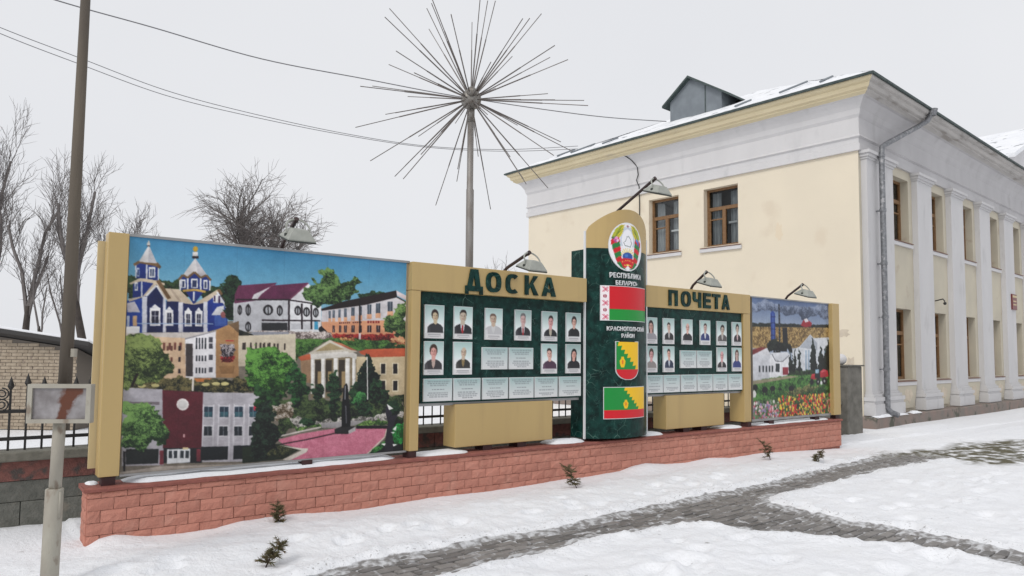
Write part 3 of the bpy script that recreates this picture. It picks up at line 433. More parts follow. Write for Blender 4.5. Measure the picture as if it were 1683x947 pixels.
('F',(36,100,56),(80,150,80),.01,50,[1656,1434,1648,1474,1626,1498,1599,1497,1577,1471,1567,1430,1575,1390,1597,1366,1624,1367,1647,1393]),('L',(220,214,210),.004,[1668,1010,1681,1450]),
('F',(40,86,36),(112,170,74),.014,38,[747,989,796,934,889,915,974,959,1051,1043,1104,1107,1114,1174,1084,1298,1026,1395,932,1419,806,1332,751,1167]),
('F',(20,44,26),(56,100,52),.014,40,[824,1264,972,1337,1036,1367,996,1449,935,1585,863,1581,817,1400]),('F',(18,44,30),(60,120,60),.014,40,[1059,1014,1129,1121,1177,1215,1225,1333,1168,1414,1110,1497,1058,1368]),
('F',(120,96,60),(200,190,180),.012,50,[964,1476,1081,1439,1095,1595,978,1616]),('P',(196,106,128),[989,1800,1154,1757,1414,1725,1593,1739,1853,1755,1834,1842,1690,2001,1083,2001,1215,1927,1036,1845]),
('F',(300,166,200),(208,124,144),.0,70,[989,1800,1154,1757,1414,1725,1593,1739,1853,1755,1834,1842,1690,2001,1083,2001,1215,1927,1036,1845]),('L',(60,36,46),.006,[1004,1843,1199,1815,1417,1772]),
('L',(196,186,178),.007,[992,1769,1153,1733,1309,1703]),('L',(200,186,170),.006,[1851,1764,1834,1842,1686,2004]),('P',(26,26,28),[1592,1709,1855,1727,1856,1758,1593,1739]),
('P',(150,146,146),[1309,1666,1495,1656,1665,1660,1592,1703,1425,1720,1315,1710]),('P',(40,38,40),[1416,1731,1478,1704,1587,1717,1586,1753,1527,1787,1419,1778]),
('P',(170,166,166),[1527,1754,1587,1717,1586,1759,1531,1787]),('P',(18,18,22),[1473,1471,1483,1301,1502,1276,1514,1302,1527,1458,1547,1623,1541,1714,1472,1718,1470,1588]),('L',(150,150,156),.004,[1495,1301,1493,1442]),
('L',(90,90,96),.005,[1501,1502,1510,1679]),('P',(34,46,32),[747,1843,994,1836,1162,1899,1029,1984,751,1991]),('F',(40,56,36),(96,96,60),.006,50,[900,1858,994,1846,1135,1897,1039,1968,902,1954]),
('P',(206,196,184),[994,1846,1159,1893,1219,1902,1202,1937,1083,2001,1029,1989,1168,1914]),('F',(14,24,22),(48,74,56),.012,50,[849,1457,911,1432,967,1587,1002,1812,984,1866,882,1979,811,1971,796,1767]),
('P',(26,30,32),[1696,2002,1795,1912,1858,1856,2019,1698,2024,2038]),('F',(24,90,40),(80,150,70),.006,50,[1708,1994,1832,1872,1858,1902,1771,2000]),
('P',(44,40,52),[1846,1503,1923,1522,1951,1585,1915,1707,1902,1860,1912,1999,1834,1991,1840,1855,1858,1703,1834,1579]),
('F',(16,40,24),(40,80,50),.01,50,[1970,1555,1961,1599,1935,1624,1902,1622,1876,1594,1865,1550,1874,1507,1900,1481,1932,1483,1959,1511]),
('F',(24,130,52),(56,176,84),.006,50,[1905,1768,1940,1709,2005,1697,2008,1869,1983,1929,1923,1916]),('P',(226,226,222),[1900,1768,1936,1733,1928,1785]),('P',(226,226,222),[1882,1797,1921,1797,1909,1814]),
('P',(230,230,226),[1903,1921,1947,1929,1911,1947]),('P',(230,230,226),[1802,1909,1843,1910,1833,1933]),('P',(226,226,220),[1845,1500,1904,1552,1866,1565]),
('P',(158,148,138),[-6,1982,230,1958,596,1985,968,1998,969,2033,502,2019,-5,2019]),('P',(90,94,80),[-5,2009,465,2014,793,2021,794,2034,320,2032,-4,2031]),
('P',(196,186,176),[-5,2024,320,2025,969,2033,1217,2061,1219,2132,-3,2080]),]
MURAL_FARM=[
('G',(92,112,150),(160,172,192),0,0.26),('F',(112,130,164),(150,162,188),.03,9,[-15,85,297,50,714,98,1246,51,1999,69,1993,270,1150,241,542,227,-18,271]),
('F',(30,36,36),(60,66,58),.006,40,[-20,426,707,407,2050,384,2048,449,-21,500]),('F',(160,126,72),(206,172,112),.0,60,[-21,489,2048,430,2037,811,-27,843]),
('P',(170,40,56),[1169,425,1239,330,1331,301,1469,367,1449,430,1282,452]),('P',(232,226,228),[1258,310,1332,288,1386,342,1293,365]),('P',(44,72,146),[425,242,480,198,533,243,540,752,432,754]),
('L',(80,110,180),.01,[483,245,486,747]),('L',(24,40,90),.006,[428,307,544,301]),('L',(24,40,90),.006,[426,410,542,405]),('L',(24,40,90),.006,[424,513,540,509]),('L',(24,40,90),.006,[422,616,538,613]),
('L',(40,42,48),.018,[633,76,637,729]),('L',(120,124,134),.004,[611,119,670,140]),('L',(120,124,134),.004,[610,179,669,200]),('L',(120,124,134),.004,[609,239,668,260]),('L',(120,124,134),.004,[608,298,667,319]),
('L',(120,124,134),.004,[606,358,665,379]),('L',(120,124,134),.004,[605,418,664,439]),('L',(120,124,134),.004,[604,477,663,499]),('L',(120,124,134),.004,[603,537,662,558]),('L',(120,124,134),.004,[602,596,660,618]),
('L',(120,124,134),.004,[600,655,659,678]),('P',(38,36,40),[706,479,827,475,838,745,717,748]),('F',(16,22,24),(50,60,50),.015,30,[345,779,449,689,701,718,916,768,957,873,384,901]),
('P',(208,212,218),[949,858,1137,794,1417,572,1509,638,2043,605,2021,1358,939,1311]),('P',(176,182,192),[1137,810,1417,578,1601,724,1598,850]),('P',(150,170,190),[1281,854,1322,853,1313,1224,1272,1223]),
('P',(150,170,190),[1354,853,1396,852,1387,1224,1345,1224]),('P',(150,170,190),[1693,848,1737,848,1726,1227,1683,1227]),('P',(150,170,190),[1790,847,1834,846,1823,1228,1779,1228]),
('P',(130,54,54),[-27,871,203,816,324,832,81,933,-29,951]),('P',(198,200,206),[-29,962,332,831,412,930,404,1332,-36,1396]),('P',(216,216,220),[81,956,303,838,424,953]),
('P',(226,226,230),[395,953,486,929,895,937,886,1316,387,1344]),('P',(206,208,214),[412,912,826,896,894,949,702,1058,517,1046]),('L',(90,90,96),.006,[445,929,534,1052,702,1058,868,950]),
('P',(70,74,80),[137,1128,177,1128,175,1231,136,1231]),('P',(70,74,80),[221,1128,261,1128,259,1232,219,1231]),('P',(70,74,80),[294,1128,334,1128,332,1233,292,1232]),('P',(70,74,80),[367,1128,408,1128,406,1233,365,1233]),
('P',(70,74,80),[433,1128,474,1129,472,1234,431,1234]),('P',(60,66,70),[533,1093,629,1094,626,1235,530,1234]),('P',(150,46,62),[700,1153,838,1154,835,1285,698,1284]),
('F',(10,20,20),(36,56,44),.014,40,[905,859,936,1040,965,1311,826,1309,866,1040]),('F',(10,20,20),(36,56,44),.014,40,[1003,812,1034,994,1062,1312,921,1310,964,994]),
('F',(10,20,20),(36,56,44),.014,40,[1127,825,1159,1008,1188,1314,1045,1312,1087,1009]),('F',(10,20,20),(36,56,44),.014,40,[1500,626,1547,813,1585,1320,1380,1317,1444,814]),
('F',(10,20,20),(36,56,44),.014,40,[1706,753,1763,942,1815,1323,1566,1319,1638,943]),('F',(10,20,20),(36,56,44),.014,40,[1903,647,1957,838,2002,1326,1767,1322,1839,840]),
('F',(10,20,20),(36,56,44),.014,40,[1815,815,1854,1005,1889,1324,1714,1322,1766,1006]),('F',(10,20,20),(36,56,44),.014,40,[1988,780,2022,973,2052,1326,1894,1324,1943,973]),
('F',(20,40,24),(60,84,50),.012,40,[862,1220,2025,1214,2021,1358,860,1339]),('F',(46,104,46),(98,150,74),.004,30,[-36,1376,904,1286,2022,1310,2008,1805,-42,1777]),
('P',(150,142,116),[-36,1376,887,1304,1125,1319,436,1391,-37,1438]),('F',(110,120,70),(150,150,96),.02,30,[682,1603,1348,1470,1675,1509,1028,1644]),('P',(186,40,54),[1407,1348,1445,1281,1568,1269,1584,1363,1443,1386]),
('P',(206,60,70),[1445,1281,1568,1269,1577,1295,1435,1311]),('P',(190,40,58),[1654,1245,1761,1189,1877,1216,1903,1324,1776,1348,1651,1339]),('P',(220,90,100),[1693,1227,1819,1203,1837,1234,1701,1258]),
('P',(36,42,52),[1523,1188,1656,1182,1670,1359,1528,1356]),('P',(150,180,200),[1541,1201,1636,1195,1639,1264,1544,1269]),
('P',(26,26,30),[1493,1418,1486,1444,1466,1463,1441,1469,1415,1462,1397,1442,1391,1416,1398,1390,1418,1371,1443,1364,1469,1372,1487,1391]),
('P',(26,26,30),[1664,1415,1656,1446,1636,1469,1610,1476,1584,1468,1565,1444,1559,1413,1567,1382,1587,1359,1613,1351,1639,1360,1657,1384]),
('P',(26,26,30),[1857,1406,1846,1441,1819,1466,1782,1474,1746,1464,1720,1438,1712,1403,1722,1369,1749,1344,1786,1335,1822,1345,1848,1371]),
('P',(150,150,150),[1808,1411,1804,1424,1795,1433,1783,1436,1771,1433,1763,1423,1760,1411,1763,1398,1772,1389,1785,1386,1797,1389,1805,1399]),
('P',(150,150,150),[1630,1421,1627,1432,1620,1439,1610,1442,1601,1439,1594,1431,1592,1420,1595,1409,1602,1401,1612,1398,1621,1401,1628,1410]),
('P',(214,214,214),[1725,1441,1721,1460,1710,1474,1695,1478,1681,1473,1671,1459,1668,1440,1672,1421,1683,1408,1697,1403,1712,1408,1722,1422]),
('P',(30,30,32),[339,1528,329,1554,304,1572,269,1578,235,1570,211,1550,202,1524,212,1499,237,1480,271,1474,305,1482,330,1502]),('P',(30,30,32),[230,1548,246,1549,244,1617,228,1617]),
('P',(30,30,32),[294,1550,310,1550,309,1620,293,1619]),('P',(30,30,32),[516,1510,507,1533,484,1549,453,1555,422,1548,400,1530,392,1506,401,1483,424,1467,455,1461,486,1468,508,1486]),
('P',(30,30,32),[413,1530,429,1531,428,1600,411,1600]),('P',(30,30,32),[478,1532,495,1533,494,1603,477,1602]),
('P',(30,30,32),[982,1522,972,1544,944,1560,907,1565,870,1558,843,1541,834,1518,844,1496,872,1480,909,1475,946,1482,973,1499]),('P',(30,30,32),[864,1543,881,1543,880,1615,862,1615]),
('P',(30,30,32),[933,1545,951,1545,949,1617,932,1617]),('P',(30,30,32),[675,1529,669,1539,654,1546,633,1548,612,1545,596,1537,591,1526,597,1516,612,1509,634,1507,655,1510,670,1518]),
('P',(30,30,32),[591,1550,607,1550,607,1562,590,1562]),('P',(30,30,32),[658,1552,675,1552,675,1564,658,1564]),
('P',(30,30,32),[111,1485,103,1510,81,1528,51,1534,22,1527,1,1507,-6,1482,2,1456,24,1438,53,1432,83,1440,104,1459]),('P',(30,30,32),[13,1505,28,1505,27,1573,12,1573]),('P',(30,30,32),[75,1506,91,1507,90,1575,74,1575]),
('P',(214,210,206),[-15,1552,32,1519,78,1583,54,1645,-9,1643]),('F',(50,92,48),(110,140,90),.0,40,[-41,1706,513,1670,2012,1678,1997,2155,-46,2030]),('D',[-9,1643,1989,2116]),]

# ================================================================== SETTING
# ------------------------------------------------------------------ snow ground and trodden path
PATH = [(-1.5, -3.0), (-.3, -2.45), (.6, -2.05), (1.26, -1.86), (1.77, -1.76), (2.34, -1.77), (2.98, -1.75), (3.9, -1.81), (4.91, -1.71), (6.45, -1.59), (7.41, -1.62), (8.91, -1.43), (11.98, -1.13),
        (12.6, -1.2), (12.39, -1.84), (9.98, -1.83), (7.82, -2.06), (6.9, -2.08), (6.62, -2.3), (6.47, -2.75), (6.5, -3.37), (6.56, -3.96), (6.52, -4.87), (6.6, -5.8),
        (6.0, -5.8), (6.1, -4.93), (6.1, -4.48), (6.05, -4.08), (5.75, -3.75), (5.36, -2.99), (5.2, -2.45), (4.9, -2.3), (3.86, -2.25), (2.56, -2.36), (2.03, -2.44), (.8, -2.85), (-1.0, -3.6)]
BARE = [(11.9, -1.1), (13.4, -.9), (15.2, -1.2), (18, -1.9), (22, -2.6), (22, -5), (15, -3.8), (12.6, -3.0), (12.3, -1.9)]
def sdist(px, py, poly):
    d = np.full(px.shape, 1e9); ins = np.zeros(px.shape, bool); n = len(poly)
    for i in range(n):
        x0, y0 = poly[i]; x1, y1 = poly[(i + 1) % n]
        ex, ey = x1 - x0, y1 - y0; t = np.clip(((px - x0) * ex + (py - y0) * ey) / (ex * ex + ey * ey), 0, 1)
        d = np.minimum(d, np.hypot(px - x0 - t * ex, py - y0 - t * ey))
        c = (y0 > py) != (y1 > py)
        with np.errstate(divide='ignore', invalid='ignore'):
            ins ^= c & (px < (x1 - x0) * (py - y0) / (y1 - y0) + x0)
    return np.where(ins, -d, d)
def smooth(a, b, x):
    t = np.clip((x - a) / (b - a), 0, 1); return t * t * (3 - 2 * t)
WX = [-3, -.3, 0, .1, .22, .5, .78, 1.05, 1.3, 1.8, 2.3, 2.75, 3.4, 4.2, 4.9, 5.4, 5.8, 6.5, 6.8, 7.04, 7.5, 8, 8.5, 9.1, 10, 11, 12.5, 14]
WZ = [-.03, -.03, -.035, .02, .04, -.01, -.025, -.02, .015, .02, -.02, -.025, .0, -.02, -.01, .01, .0, .02, .07, .085, .03, .015, .04, .0, .01, -.035, -.10, -.12]
FEET = [(rng.uniform(0, 12), rng.uniform(-1.35, -.95), rng.uniform(.05, .09)) for k in range(34)] + [(rng.uniform(2.5, 12), rng.uniform(-5.2, -2.6), rng.uniform(.06, .12)) for k in range(80)]
def ground_z(x, y):
    front = 1 - smooth(1.25, 1.45, y)
    base = -.06 * smooth(7, 13, x) * smooth(-3.5, -.5, y) - .03
    z = base + .05 * (fbm(x * .9, y * .9, 1) - .5) + .050 * (fbm(x * 2.6, y * 3.1, 2) - .5) + .034 * (fbm(x * 8, y * 9, 3, 4) - .5) + .05 * np.maximum(0, fbm(x * 4.2, y * 4.2, 41, 5) - .60)
    bank = np.exp(-((y + .78) / .45) ** 2) * smooth(-.8, .6, x) * .05 * (1.2 - smooth(8, 13, x))
    z = z + bank
    wall = np.interp(x, WX, WZ); kw = smooth(-.45, -.02, y) * (1 - smooth(.2, .3, y))
    z = z * (1 - kw) + (wall + .012 * (fbm(x * 6, y * 6, 9) - .5)) * kw
    z = np.where((x < -.02) & (y > -.5), z * (1 - smooth(-.5, 0, y)) + (-.03 + .05 * (fbm(x * 2.2, y * 2.2, 4) - .5)) * smooth(-.5, 0, y), z)
    z = np.where(y > 1.25, z * front + (-.2 + .10 * (fbm(x * .35, y * .35, 6) - .5)) * (1 - front), z)
    d = sdist(x, y, PATH) - .05 + .16 * (fbm(x * 3.2, y * 3.2, 11) - .5) + .07 * (fbm(x * 12, y * 12, 12) - .5)
    rim = np.exp(-((d - .11) / .10) ** 2) * (.03 * fbm(x * 7, y * 7, 14) + .10 * np.maximum(0, fbm(x * 13, y * 13, 18, 3) - .58))
    slush = -.102 + .042 * fbm(x * 6, y * 11, 21) * (1 - smooth(-.40, 0, -np.abs(d))) * 0 + .052 * fbm(x * 7, y * 13, 15) + .034 * smooth(-.22, .0, d)
    k = smooth(-.04, .035, d)
    z = z * k + slush * (1 - k) + rim * k
    for fx, fy, r in FEET:
        q = ((x - fx) / (r * 1.5)) ** 2 + ((y - fy) / r) ** 2
        z = z - (.034 * np.exp(-q ** 2 * 1.2) - .012 * np.exp(-(q - 1.7) ** 2)) * k
    db = sdist(x, y, BARE) + 1.1 * (fbm(x * .9, y * 1.6, 31) - .5)
    bare = (1 - smooth(-.5, .5, db))
    grit = np.exp(-np.maximum(d, 0) / .22) * k
    return z, bare, grit, 1 - k
def axis(parts):
    a = []
    for s, e, n, g in parts:
        t = np.linspace(0, 1, n, endpoint=False); a += list(s + (e - s) * t ** g)
    return np.array(a)
gx = np.concatenate([-(np.geomspace(1.2, 400, 26)[::-1]), np.arange(-1.15, 8, .032), np.arange(8, 16, .06), 16 + np.geomspace(.1, 500, 40)])
gy = np.concatenate([-5.4 - np.geomspace(.05, 300, 26)[::-1], np.arange(-5.4, .3, .032), np.arange(.3, 1.6, .15), 1.6 + np.geomspace(.1, 600, 42)])
GX, GY = np.meshgrid(gx, gy)
GZ, BAREM, GRIT, PM = ground_z(GX, GY)
nx, ny = len(gx), len(gy)
me = bpy.data.meshes.new('ground')
V = np.stack([GX, GY, GZ], -1).reshape(-1, 3)
idx = np.arange(nx * ny).reshape(ny, nx)
Q = np.stack([idx[:-1, :-1], idx[:-1, 1:], idx[1:, 1:], idx[1:, :-1]], -1).reshape(-1, 4)
me.vertices.add(len(V)); me.vertices.foreach_set('co', V.ravel())
me.loops.add(Q.size); me.loops.foreach_set('vertex_index', Q.ravel().astype(np.int32))
me.polygons.add(len(Q)); me.polygons.foreach_set('loop_start', np.arange(0, Q.size, 4, dtype=np.int32))
me.update(calc_edges=True); me.polygons.foreach_set('use_smooth', np.ones(len(Q), bool))
for nm, arr in (('bare', BAREM), ('grit', GRIT), ('trod', PM)):
    a = me.attributes.new(nm, 'FLOAT', 'POINT'); a.data.foreach_set('value', arr.ravel().astype(np.float32))
def ground_mat():
    m = bpy.data.materials.new('trodden_snow'); m.use_nodes = True
    n = m.node_tree.nodes; l = m.node_tree.links; b = n['Principled BSDF']; b.inputs['Roughness'].default_value = .7; b.inputs['Specular IOR Level'].default_value = .25
    g = n.new('ShaderNodeNewGeometry')
    def noise(sc, det=6):
        t = n.new('ShaderNodeTexNoise'); t.inputs['Scale'].default_value = sc; t.inputs['Detail'].default_value = det; l.new(g.outputs['Position'], t.inputs['Vector']); return t.outputs['Fac']
    def attr(a):
        t = n.new('ShaderNodeAttribute'); t.attribute_name = a; return t.outputs['Fac']
    def mr(f, a, bb, c=0, d=1):
        r = n.new('ShaderNodeMapRange'); r.inputs[1].default_value = a; r.inputs[2].default_value = bb; r.inputs[3].default_value = c; r.inputs[4].default_value = d; l.new(f, r.inputs[0]); return r.outputs[0]
    def mth(op, a, bb):
        r = n.new('ShaderNodeMath'); r.operation = op
        for i, v in enumerate((a, bb)):
            if isinstance(v, (int, float)): r.inputs[i].default_value = v
            else: l.new(v, r.inputs[i])
        return r.outputs[0]
    def mixc(f, a, bb):
        x = n.new('ShaderNodeMix'); x.data_type = 'RGBA'
        for s_, v in (('A', a), ('B', bb)):
            if isinstance(v, tuple): x.inputs[s_].default_value = (*v, 1)
            else: l.new(v, x.inputs[s_])
        l.new(f, x.inputs['Factor']); return x.outputs['Result']
    snow = mixc(noise(1.7), (.80, .815, .85), (.86, .865, .885))
    # grit and crumbs of soil near the path
    sp = mth('MULTIPLY', mr(noise(38, 4), .61, .66), mr(attr('grit'), .25, .9))
    snow = mixc(mth('MULTIPLY', sp, .75), snow, (.16, .145, .13))
    fl = mth('MULTIPLY', mr(noise(11, 5), .69, .72), mr(noise(1.3, 2), .5, .6))
    snow = mixc(mth('MULTIPLY', fl, .6), snow, (.26, .24, .22))
    slush = mixc(mr(noise(16, 5), .40, .60), (.24, .23, .225), (.58, .585, .60))
    snow = mixc(mr(attr('trod'), .66, .86), snow, slush)
    soil = mixc(noise(6, 6), (.055, .05, .03), (.17, .155, .10))
    bm_ = mth('MULTIPLY', mr(attr('bare'), .1, .7), mr(noise(4.5, 8), .34, .54))
    c = mixc(bm_, snow, soil)
    l.new(c, b.inputs['Base Color'])
    h = mth('ADD', mth('MULTIPLY', noise(24, 8), 1.0), mth('MULTIPLY', noise(110, 3), .35))
    bp = n.new('ShaderNodeBump'); bp.inputs['Strength'].default_value = .6; bp.inputs['Distance'].default_value = .03; l.new(h, bp.inputs['Height']); l.new(bp.outputs[0], b.inputs['Normal'])
    return m
me.materials.append(ground_mat())
go = link('ground', me); tag(go, 'lumpy trodden snow with a bare grassy patch by the building', kind='structure')

# pavers showing through the cleared path
PZ = -.062
path = bx('path', M['bedding'], None, -.2, -.2, -.03, .2, .2, 0)
pb = MB(); pb.prism(PATH, lambda a, b, d: (a, b, d), -.16, -.105); path.data = pb.mesh('path', M['bedding'])
tag(path, 'narrow grey block paved path cleared through the snow', kind='structure')
def paver_mesh(k):
    r = random.Random(k); m = MB(); a, b = .0935, .0425; c = .006
    h = [r.uniform(-.003, .003) for _ in range(4)]
    vs = [(-a, -b, -.05), (a, -b, -.05), (a, b, -.05), (-a, b, -.05), (-a, -b, -c + h[0]), (a, -b, -c + h[1]), (a, b, -c + h[2]), (-a, b, -c + h[3]),
          (-a + c, -b + c, h[0]), (a - c, -b + c, h[1]), (a - c, b - c, h[2]), (-a + c, b - c, h[3])]
    m.add(vs, [(0, 1, 5, 4), (1, 2, 6, 5), (2, 3, 7, 6), (3, 0, 4, 7), (4, 5, 9, 8), (5, 6, 10, 9), (6, 7, 11, 10), (7, 4, 8, 11), (8, 9, 10, 11)])
    return m.mesh('paver', M['paver'])
PM_ = [paver_mesh(k) for k in range(6)]
spots = []
ang = R(4); ca, sa = math.cos(ang), math.sin(ang)
for j in range(-60, 40):
    for i in range(-20, 90):
        lx = (i + .5 * (j % 2)) * .205; ly = j * .105
        spots.append((lx * ca - ly * sa, lx * sa + ly * ca - 1.9))
sp = np.array(spots); sd_ = sdist(sp[:, 0], sp[:, 1], PATH)
sp = sp[(sd_ < .10) & (sp[:, 0] > .9) & (sp[:, 0] < 13) & (sp[:, 1] > -5.4)]
sp = sp[np.argsort(np.hypot(sp[:, 0] - CAM.x, sp[:, 1] - CAM.y))]
rest = MB()
for k, (x, y) in enumerate(sp):
    rz = ang + random.uniform(-.04, .04); z = PZ + random.uniform(-.006, .006)
    if k < 300:
        o = link('paver', PM_[k % 6], path); o.location = (x, y, z); o.rotation_euler = (random.uniform(-.03, .03), random.uniform(-.03, .03), rz)
    else:
        mt = Matrix.Translation((x, y, z)) @ Matrix.Rotation(rz, 4, 'Z')
        s_ = PM_[k % 6]; rest.add([mt @ v.co for v in s_.vertices], [tuple(p.vertices) for p in s_.polygons])
if rest.v:
    o = rest.build('far_pavers', M['paver'], path); o['kind'] = 'stuff'

# ------------------------------------------------------------------ the two storey building
PB = Vector((18.0, 2.234, 0)); BRZ = R(3.855)
bl = empty('building', PB, 'two storey cream building with white pilasters, deep cornice and snowy roof', 'building', rz=BRZ)
LB, LF = 13.1, 26.0
def wall_holes(m, u0, u1, z0, z1, holes, fn, dep):
    us = sorted({u0, u1, *[h[0] for h in holes], *[h[1] for h in holes]}); zs = sorted({z0, z1, *[h[2] for h in holes], *[h[3] for h in holes]})
    for a, b in zip(us, us[1:]):
        for c, d in zip(zs, zs[1:]):
            if not any(h[0] < (a + b) / 2 < h[1] and h[2] < (c + d) / 2 < h[3] for h in holes):
                m.quad(fn(a, c, 0), fn(b, c, 0), fn(b, d, 0), fn(a, d, 0))
    for a, b, c, d in holes:
        for p, q in (((a, c), (b, c)), ((b, c), (b, d)), ((b, d), (a, d)), ((a, d), (a, c))):
            m.quad(fn(*p, 0), fn(*q, 0), fn(*q, dep), fn(*p, dep))
def window(u0, u1, z0, z1, fn, dep, tall=False):
    """fn(u, z, depth into the wall) -> point in building space"""
    m = MB(); t = .075
    def bar(a, b, c, d, d0=0., d1=.07): m.prism([(a, c), (b, c), (b, d), (a, d)], lambda p, q, r: fn(p, q, r), dep + d0, dep + d1)
    w_, h_ = u1 - u0, z1 - z0; zt = z0 + h_ * (.655 if not tall else .66); um = (u0 + u1) / 2
    bar(u0, u0 + t, z0, z1); bar(u1 - t, u1, z0, z1); bar(u0 + t, u1 - t, z1 - t, z1); bar(u0 + t, u1 - t, z0, z0 + t); bar(u0 + t, u1 - t, zt - .055, zt + .055, -.012, .07)
    bar(um - .06, um + .06, z0 + t, zt - .055, -.008, .07)
    # casement stiles and the vent bar of one casement
    bar(u0 + t, u0 + t + .045, z0 + t, zt - .055, .012, .06); bar(u1 - t - .045, u1 - t, z0 + t, zt - .055, .012, .06)
    bar(um + .06, u1 - t - .045, zt - .36, zt - .32, .012, .06)
    f = m.build('window', M['wood'], bl)
    g = MB(); g.quad(fn(u0 + t, z0 + t, dep + .045), fn(u1 - t, z0 + t, dep + .045), fn(u1 - t, z1 - t, dep + .045), fn(u0 + t, z1 - t, dep + .045)); g.build('pane', M['glass'], f)
    r = MB()
    q = lambda d: [fn(u0 - .1, z0 - .05, d), fn(u1 + .1, z0 - .05, d), fn(u1 + .1, z1 + .05, d), fn(u0 - .1, z1 + .05, d)]
    a, b = q(dep + .08), q(dep + .6); r.add(a + b, [(4, 5, 6, 7), (0, 1, 5, 4), (1, 2, 6, 5), (2, 3, 7, 6), (3, 0, 4, 7)]); r.build('room_recess', M['room'], f)
    c = MB()
    for (ca_, cb_, top) in ((u0 + .1, u0 + .1 + w_ * .30, z1 - .1), (u1 - .1 - w_ * .24, u1 - .1, z1 - .1)):
        n = 10; pts = [(ca_ + (cb_ - ca_) * i / n, .03 * math.sin(i * 2.3)) for i in range(n + 1)]
        for p0, p1 in zip(pts, pts[1:]): c.quad(fn(p0[0], z0, dep + .2 + p0[1]), fn(p1[0], z0, dep + .2 + p1[1]), fn(p1[0], top, dep + .2 + p1[1]), fn(p0[0], top, dep + .2 + p0[1]))
    c.build('curtain', M['curtain'], f)
    ib = MB(); ib.prism([(u0 + .16, zt - .5), (um - .1, zt - .5), (um - .1, zt - .44), (u0 + .16, zt - .44)], lambda p, q_, d: fn(p, q_, d), dep + .1, dep + .13); ib.prism([(u0 + .14, z0 + .1), (u0 + .2, z0 + .1), (u0 + .2, zt - .1), (u0 + .14, zt - .1)], lambda p, q_, d: fn(p, q_, d), dep + .1, dep + .13); ib.build('inner_casement', M['white'], f)
    s_ = MB(); s_.prism([(-.09, z0 - .035), (dep, z0 + .005), (dep, z0 - .02), (-.09, z0 - .06)], lambda d, z, u: fn(u, z, d), u0 - .1, u1 + .1); s_.build('sill', M['sill'], f)
    return f
fc = lambda u, z, d: (d, u, z)      # end wall: u runs back from the corner
ff = lambda u, z, d: (u, d, z)      # long facade
wc = [(3.62, 4.84, 5.1, 6.96), (5.8, 7.02, 5.1, 6.96)]
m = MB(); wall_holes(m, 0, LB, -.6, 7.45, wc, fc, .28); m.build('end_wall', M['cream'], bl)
for a, b, c, d in wc:
    window(a, b, c, d, fc, .2)
    bx('stone_sill', M['white'], bl, -.075, a - .12, c - .17, -.002, b + .12, c - .065)
wins = [2.85 + 2.95 * k for k in range(7)]
wf = [(c - .6, c + .6, z0, z1) for c in wins for z0, z1 in ((1.02, 3.08), (5.08, 6.95))]
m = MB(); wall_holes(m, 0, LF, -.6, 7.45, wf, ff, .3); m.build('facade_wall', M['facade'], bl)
bk = MB(); bk.quad((0, LB, -.6), (LF, LB, -.6), (LF, LB, 7.45), (0, LB, 7.45)); bk.quad((LF, 0, -.6), (LF, LB, -.6), (LF, LB, 7.45), (LF, 0, 7.45)); bk.build('back_wall', M['cream'], bl)
for a, b, c, d in wf:
    window(a, b, c, d, ff, .22, True)
    bx('stone_sill', M['white'], bl, a - .12, -.07, c - .17, b + .12, -.002, c - .065)
    if c < 2:
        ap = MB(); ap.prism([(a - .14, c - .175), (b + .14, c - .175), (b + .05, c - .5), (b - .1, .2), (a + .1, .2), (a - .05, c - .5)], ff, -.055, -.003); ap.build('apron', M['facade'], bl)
# pilasters: shaft with base and capital mouldings
def pilaster(c, w_):
    m = MB(); h = w_ / 2
    m.box(c - h, -.16, .72, c + h, 0, 7.02)
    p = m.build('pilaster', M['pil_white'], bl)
    b_ = MB()
    for z0, z1, e, d in ((.12, .42, .13, .30), (.42, .5, .10, .27), (.5, .6, .13, .30), (.6, .68, .07, .24), (.68, .74, .03, .19)): b_.box(c - h - e, -d, z0, c + h + e, -.002, z1)
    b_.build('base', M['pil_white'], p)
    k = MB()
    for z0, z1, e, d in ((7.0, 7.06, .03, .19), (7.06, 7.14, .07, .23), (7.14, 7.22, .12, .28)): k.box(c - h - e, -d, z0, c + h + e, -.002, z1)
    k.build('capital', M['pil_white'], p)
pilaster(1.02, 1.75)
for k in range(7): pilaster(4.32 + 2.95 * k, 1.2)
# entablature and cornice swept round three sides
def sweep(name, prof, material, parent=bl, sides=(0, 1, 2)):
    m = MB(); n = len(prof)
    ring = lambda o, z: [(LF - 2, LB + o, z), (-o, LB + o, z), (-o, -o, z), (LF, -o, z)]
    for (o0, z0), (o1, z1) in zip(prof, prof[1:]):
        a, b = ring(o0, z0), ring(o1, z1)
        for i in sides: m.quad(a[i], a[i + 1], b[i + 1], b[i])
    return m.build(name, material, parent)
FR = [(.0, 7.22), (.075, 7.22), (.075, 7.40), (.035, 7.42), (.035, 7.56), (.09, 7.60), (.06, 7.66), (.05, 8.12), (.10, 8.2), (.13, 8.34), (.20, 8.46), (.29, 8.58), (.36, 8.6)]
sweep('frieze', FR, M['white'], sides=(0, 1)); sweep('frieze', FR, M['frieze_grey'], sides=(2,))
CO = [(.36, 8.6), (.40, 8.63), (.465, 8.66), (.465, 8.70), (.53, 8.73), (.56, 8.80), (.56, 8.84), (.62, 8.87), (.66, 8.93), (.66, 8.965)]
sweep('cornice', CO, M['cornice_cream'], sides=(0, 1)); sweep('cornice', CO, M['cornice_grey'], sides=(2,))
sweep('eaves_sheet', [(.66, 8.967), (.70, 8.955), (.73, 8.96), (.74, 9.01), (.70, 9.03)], M['roof_edge'])
TP = .455
ro = MB(); HW = (LB + 1.4) / 2
rz_ = 9.03; rid = rz_ + HW * TP
N_ = 26
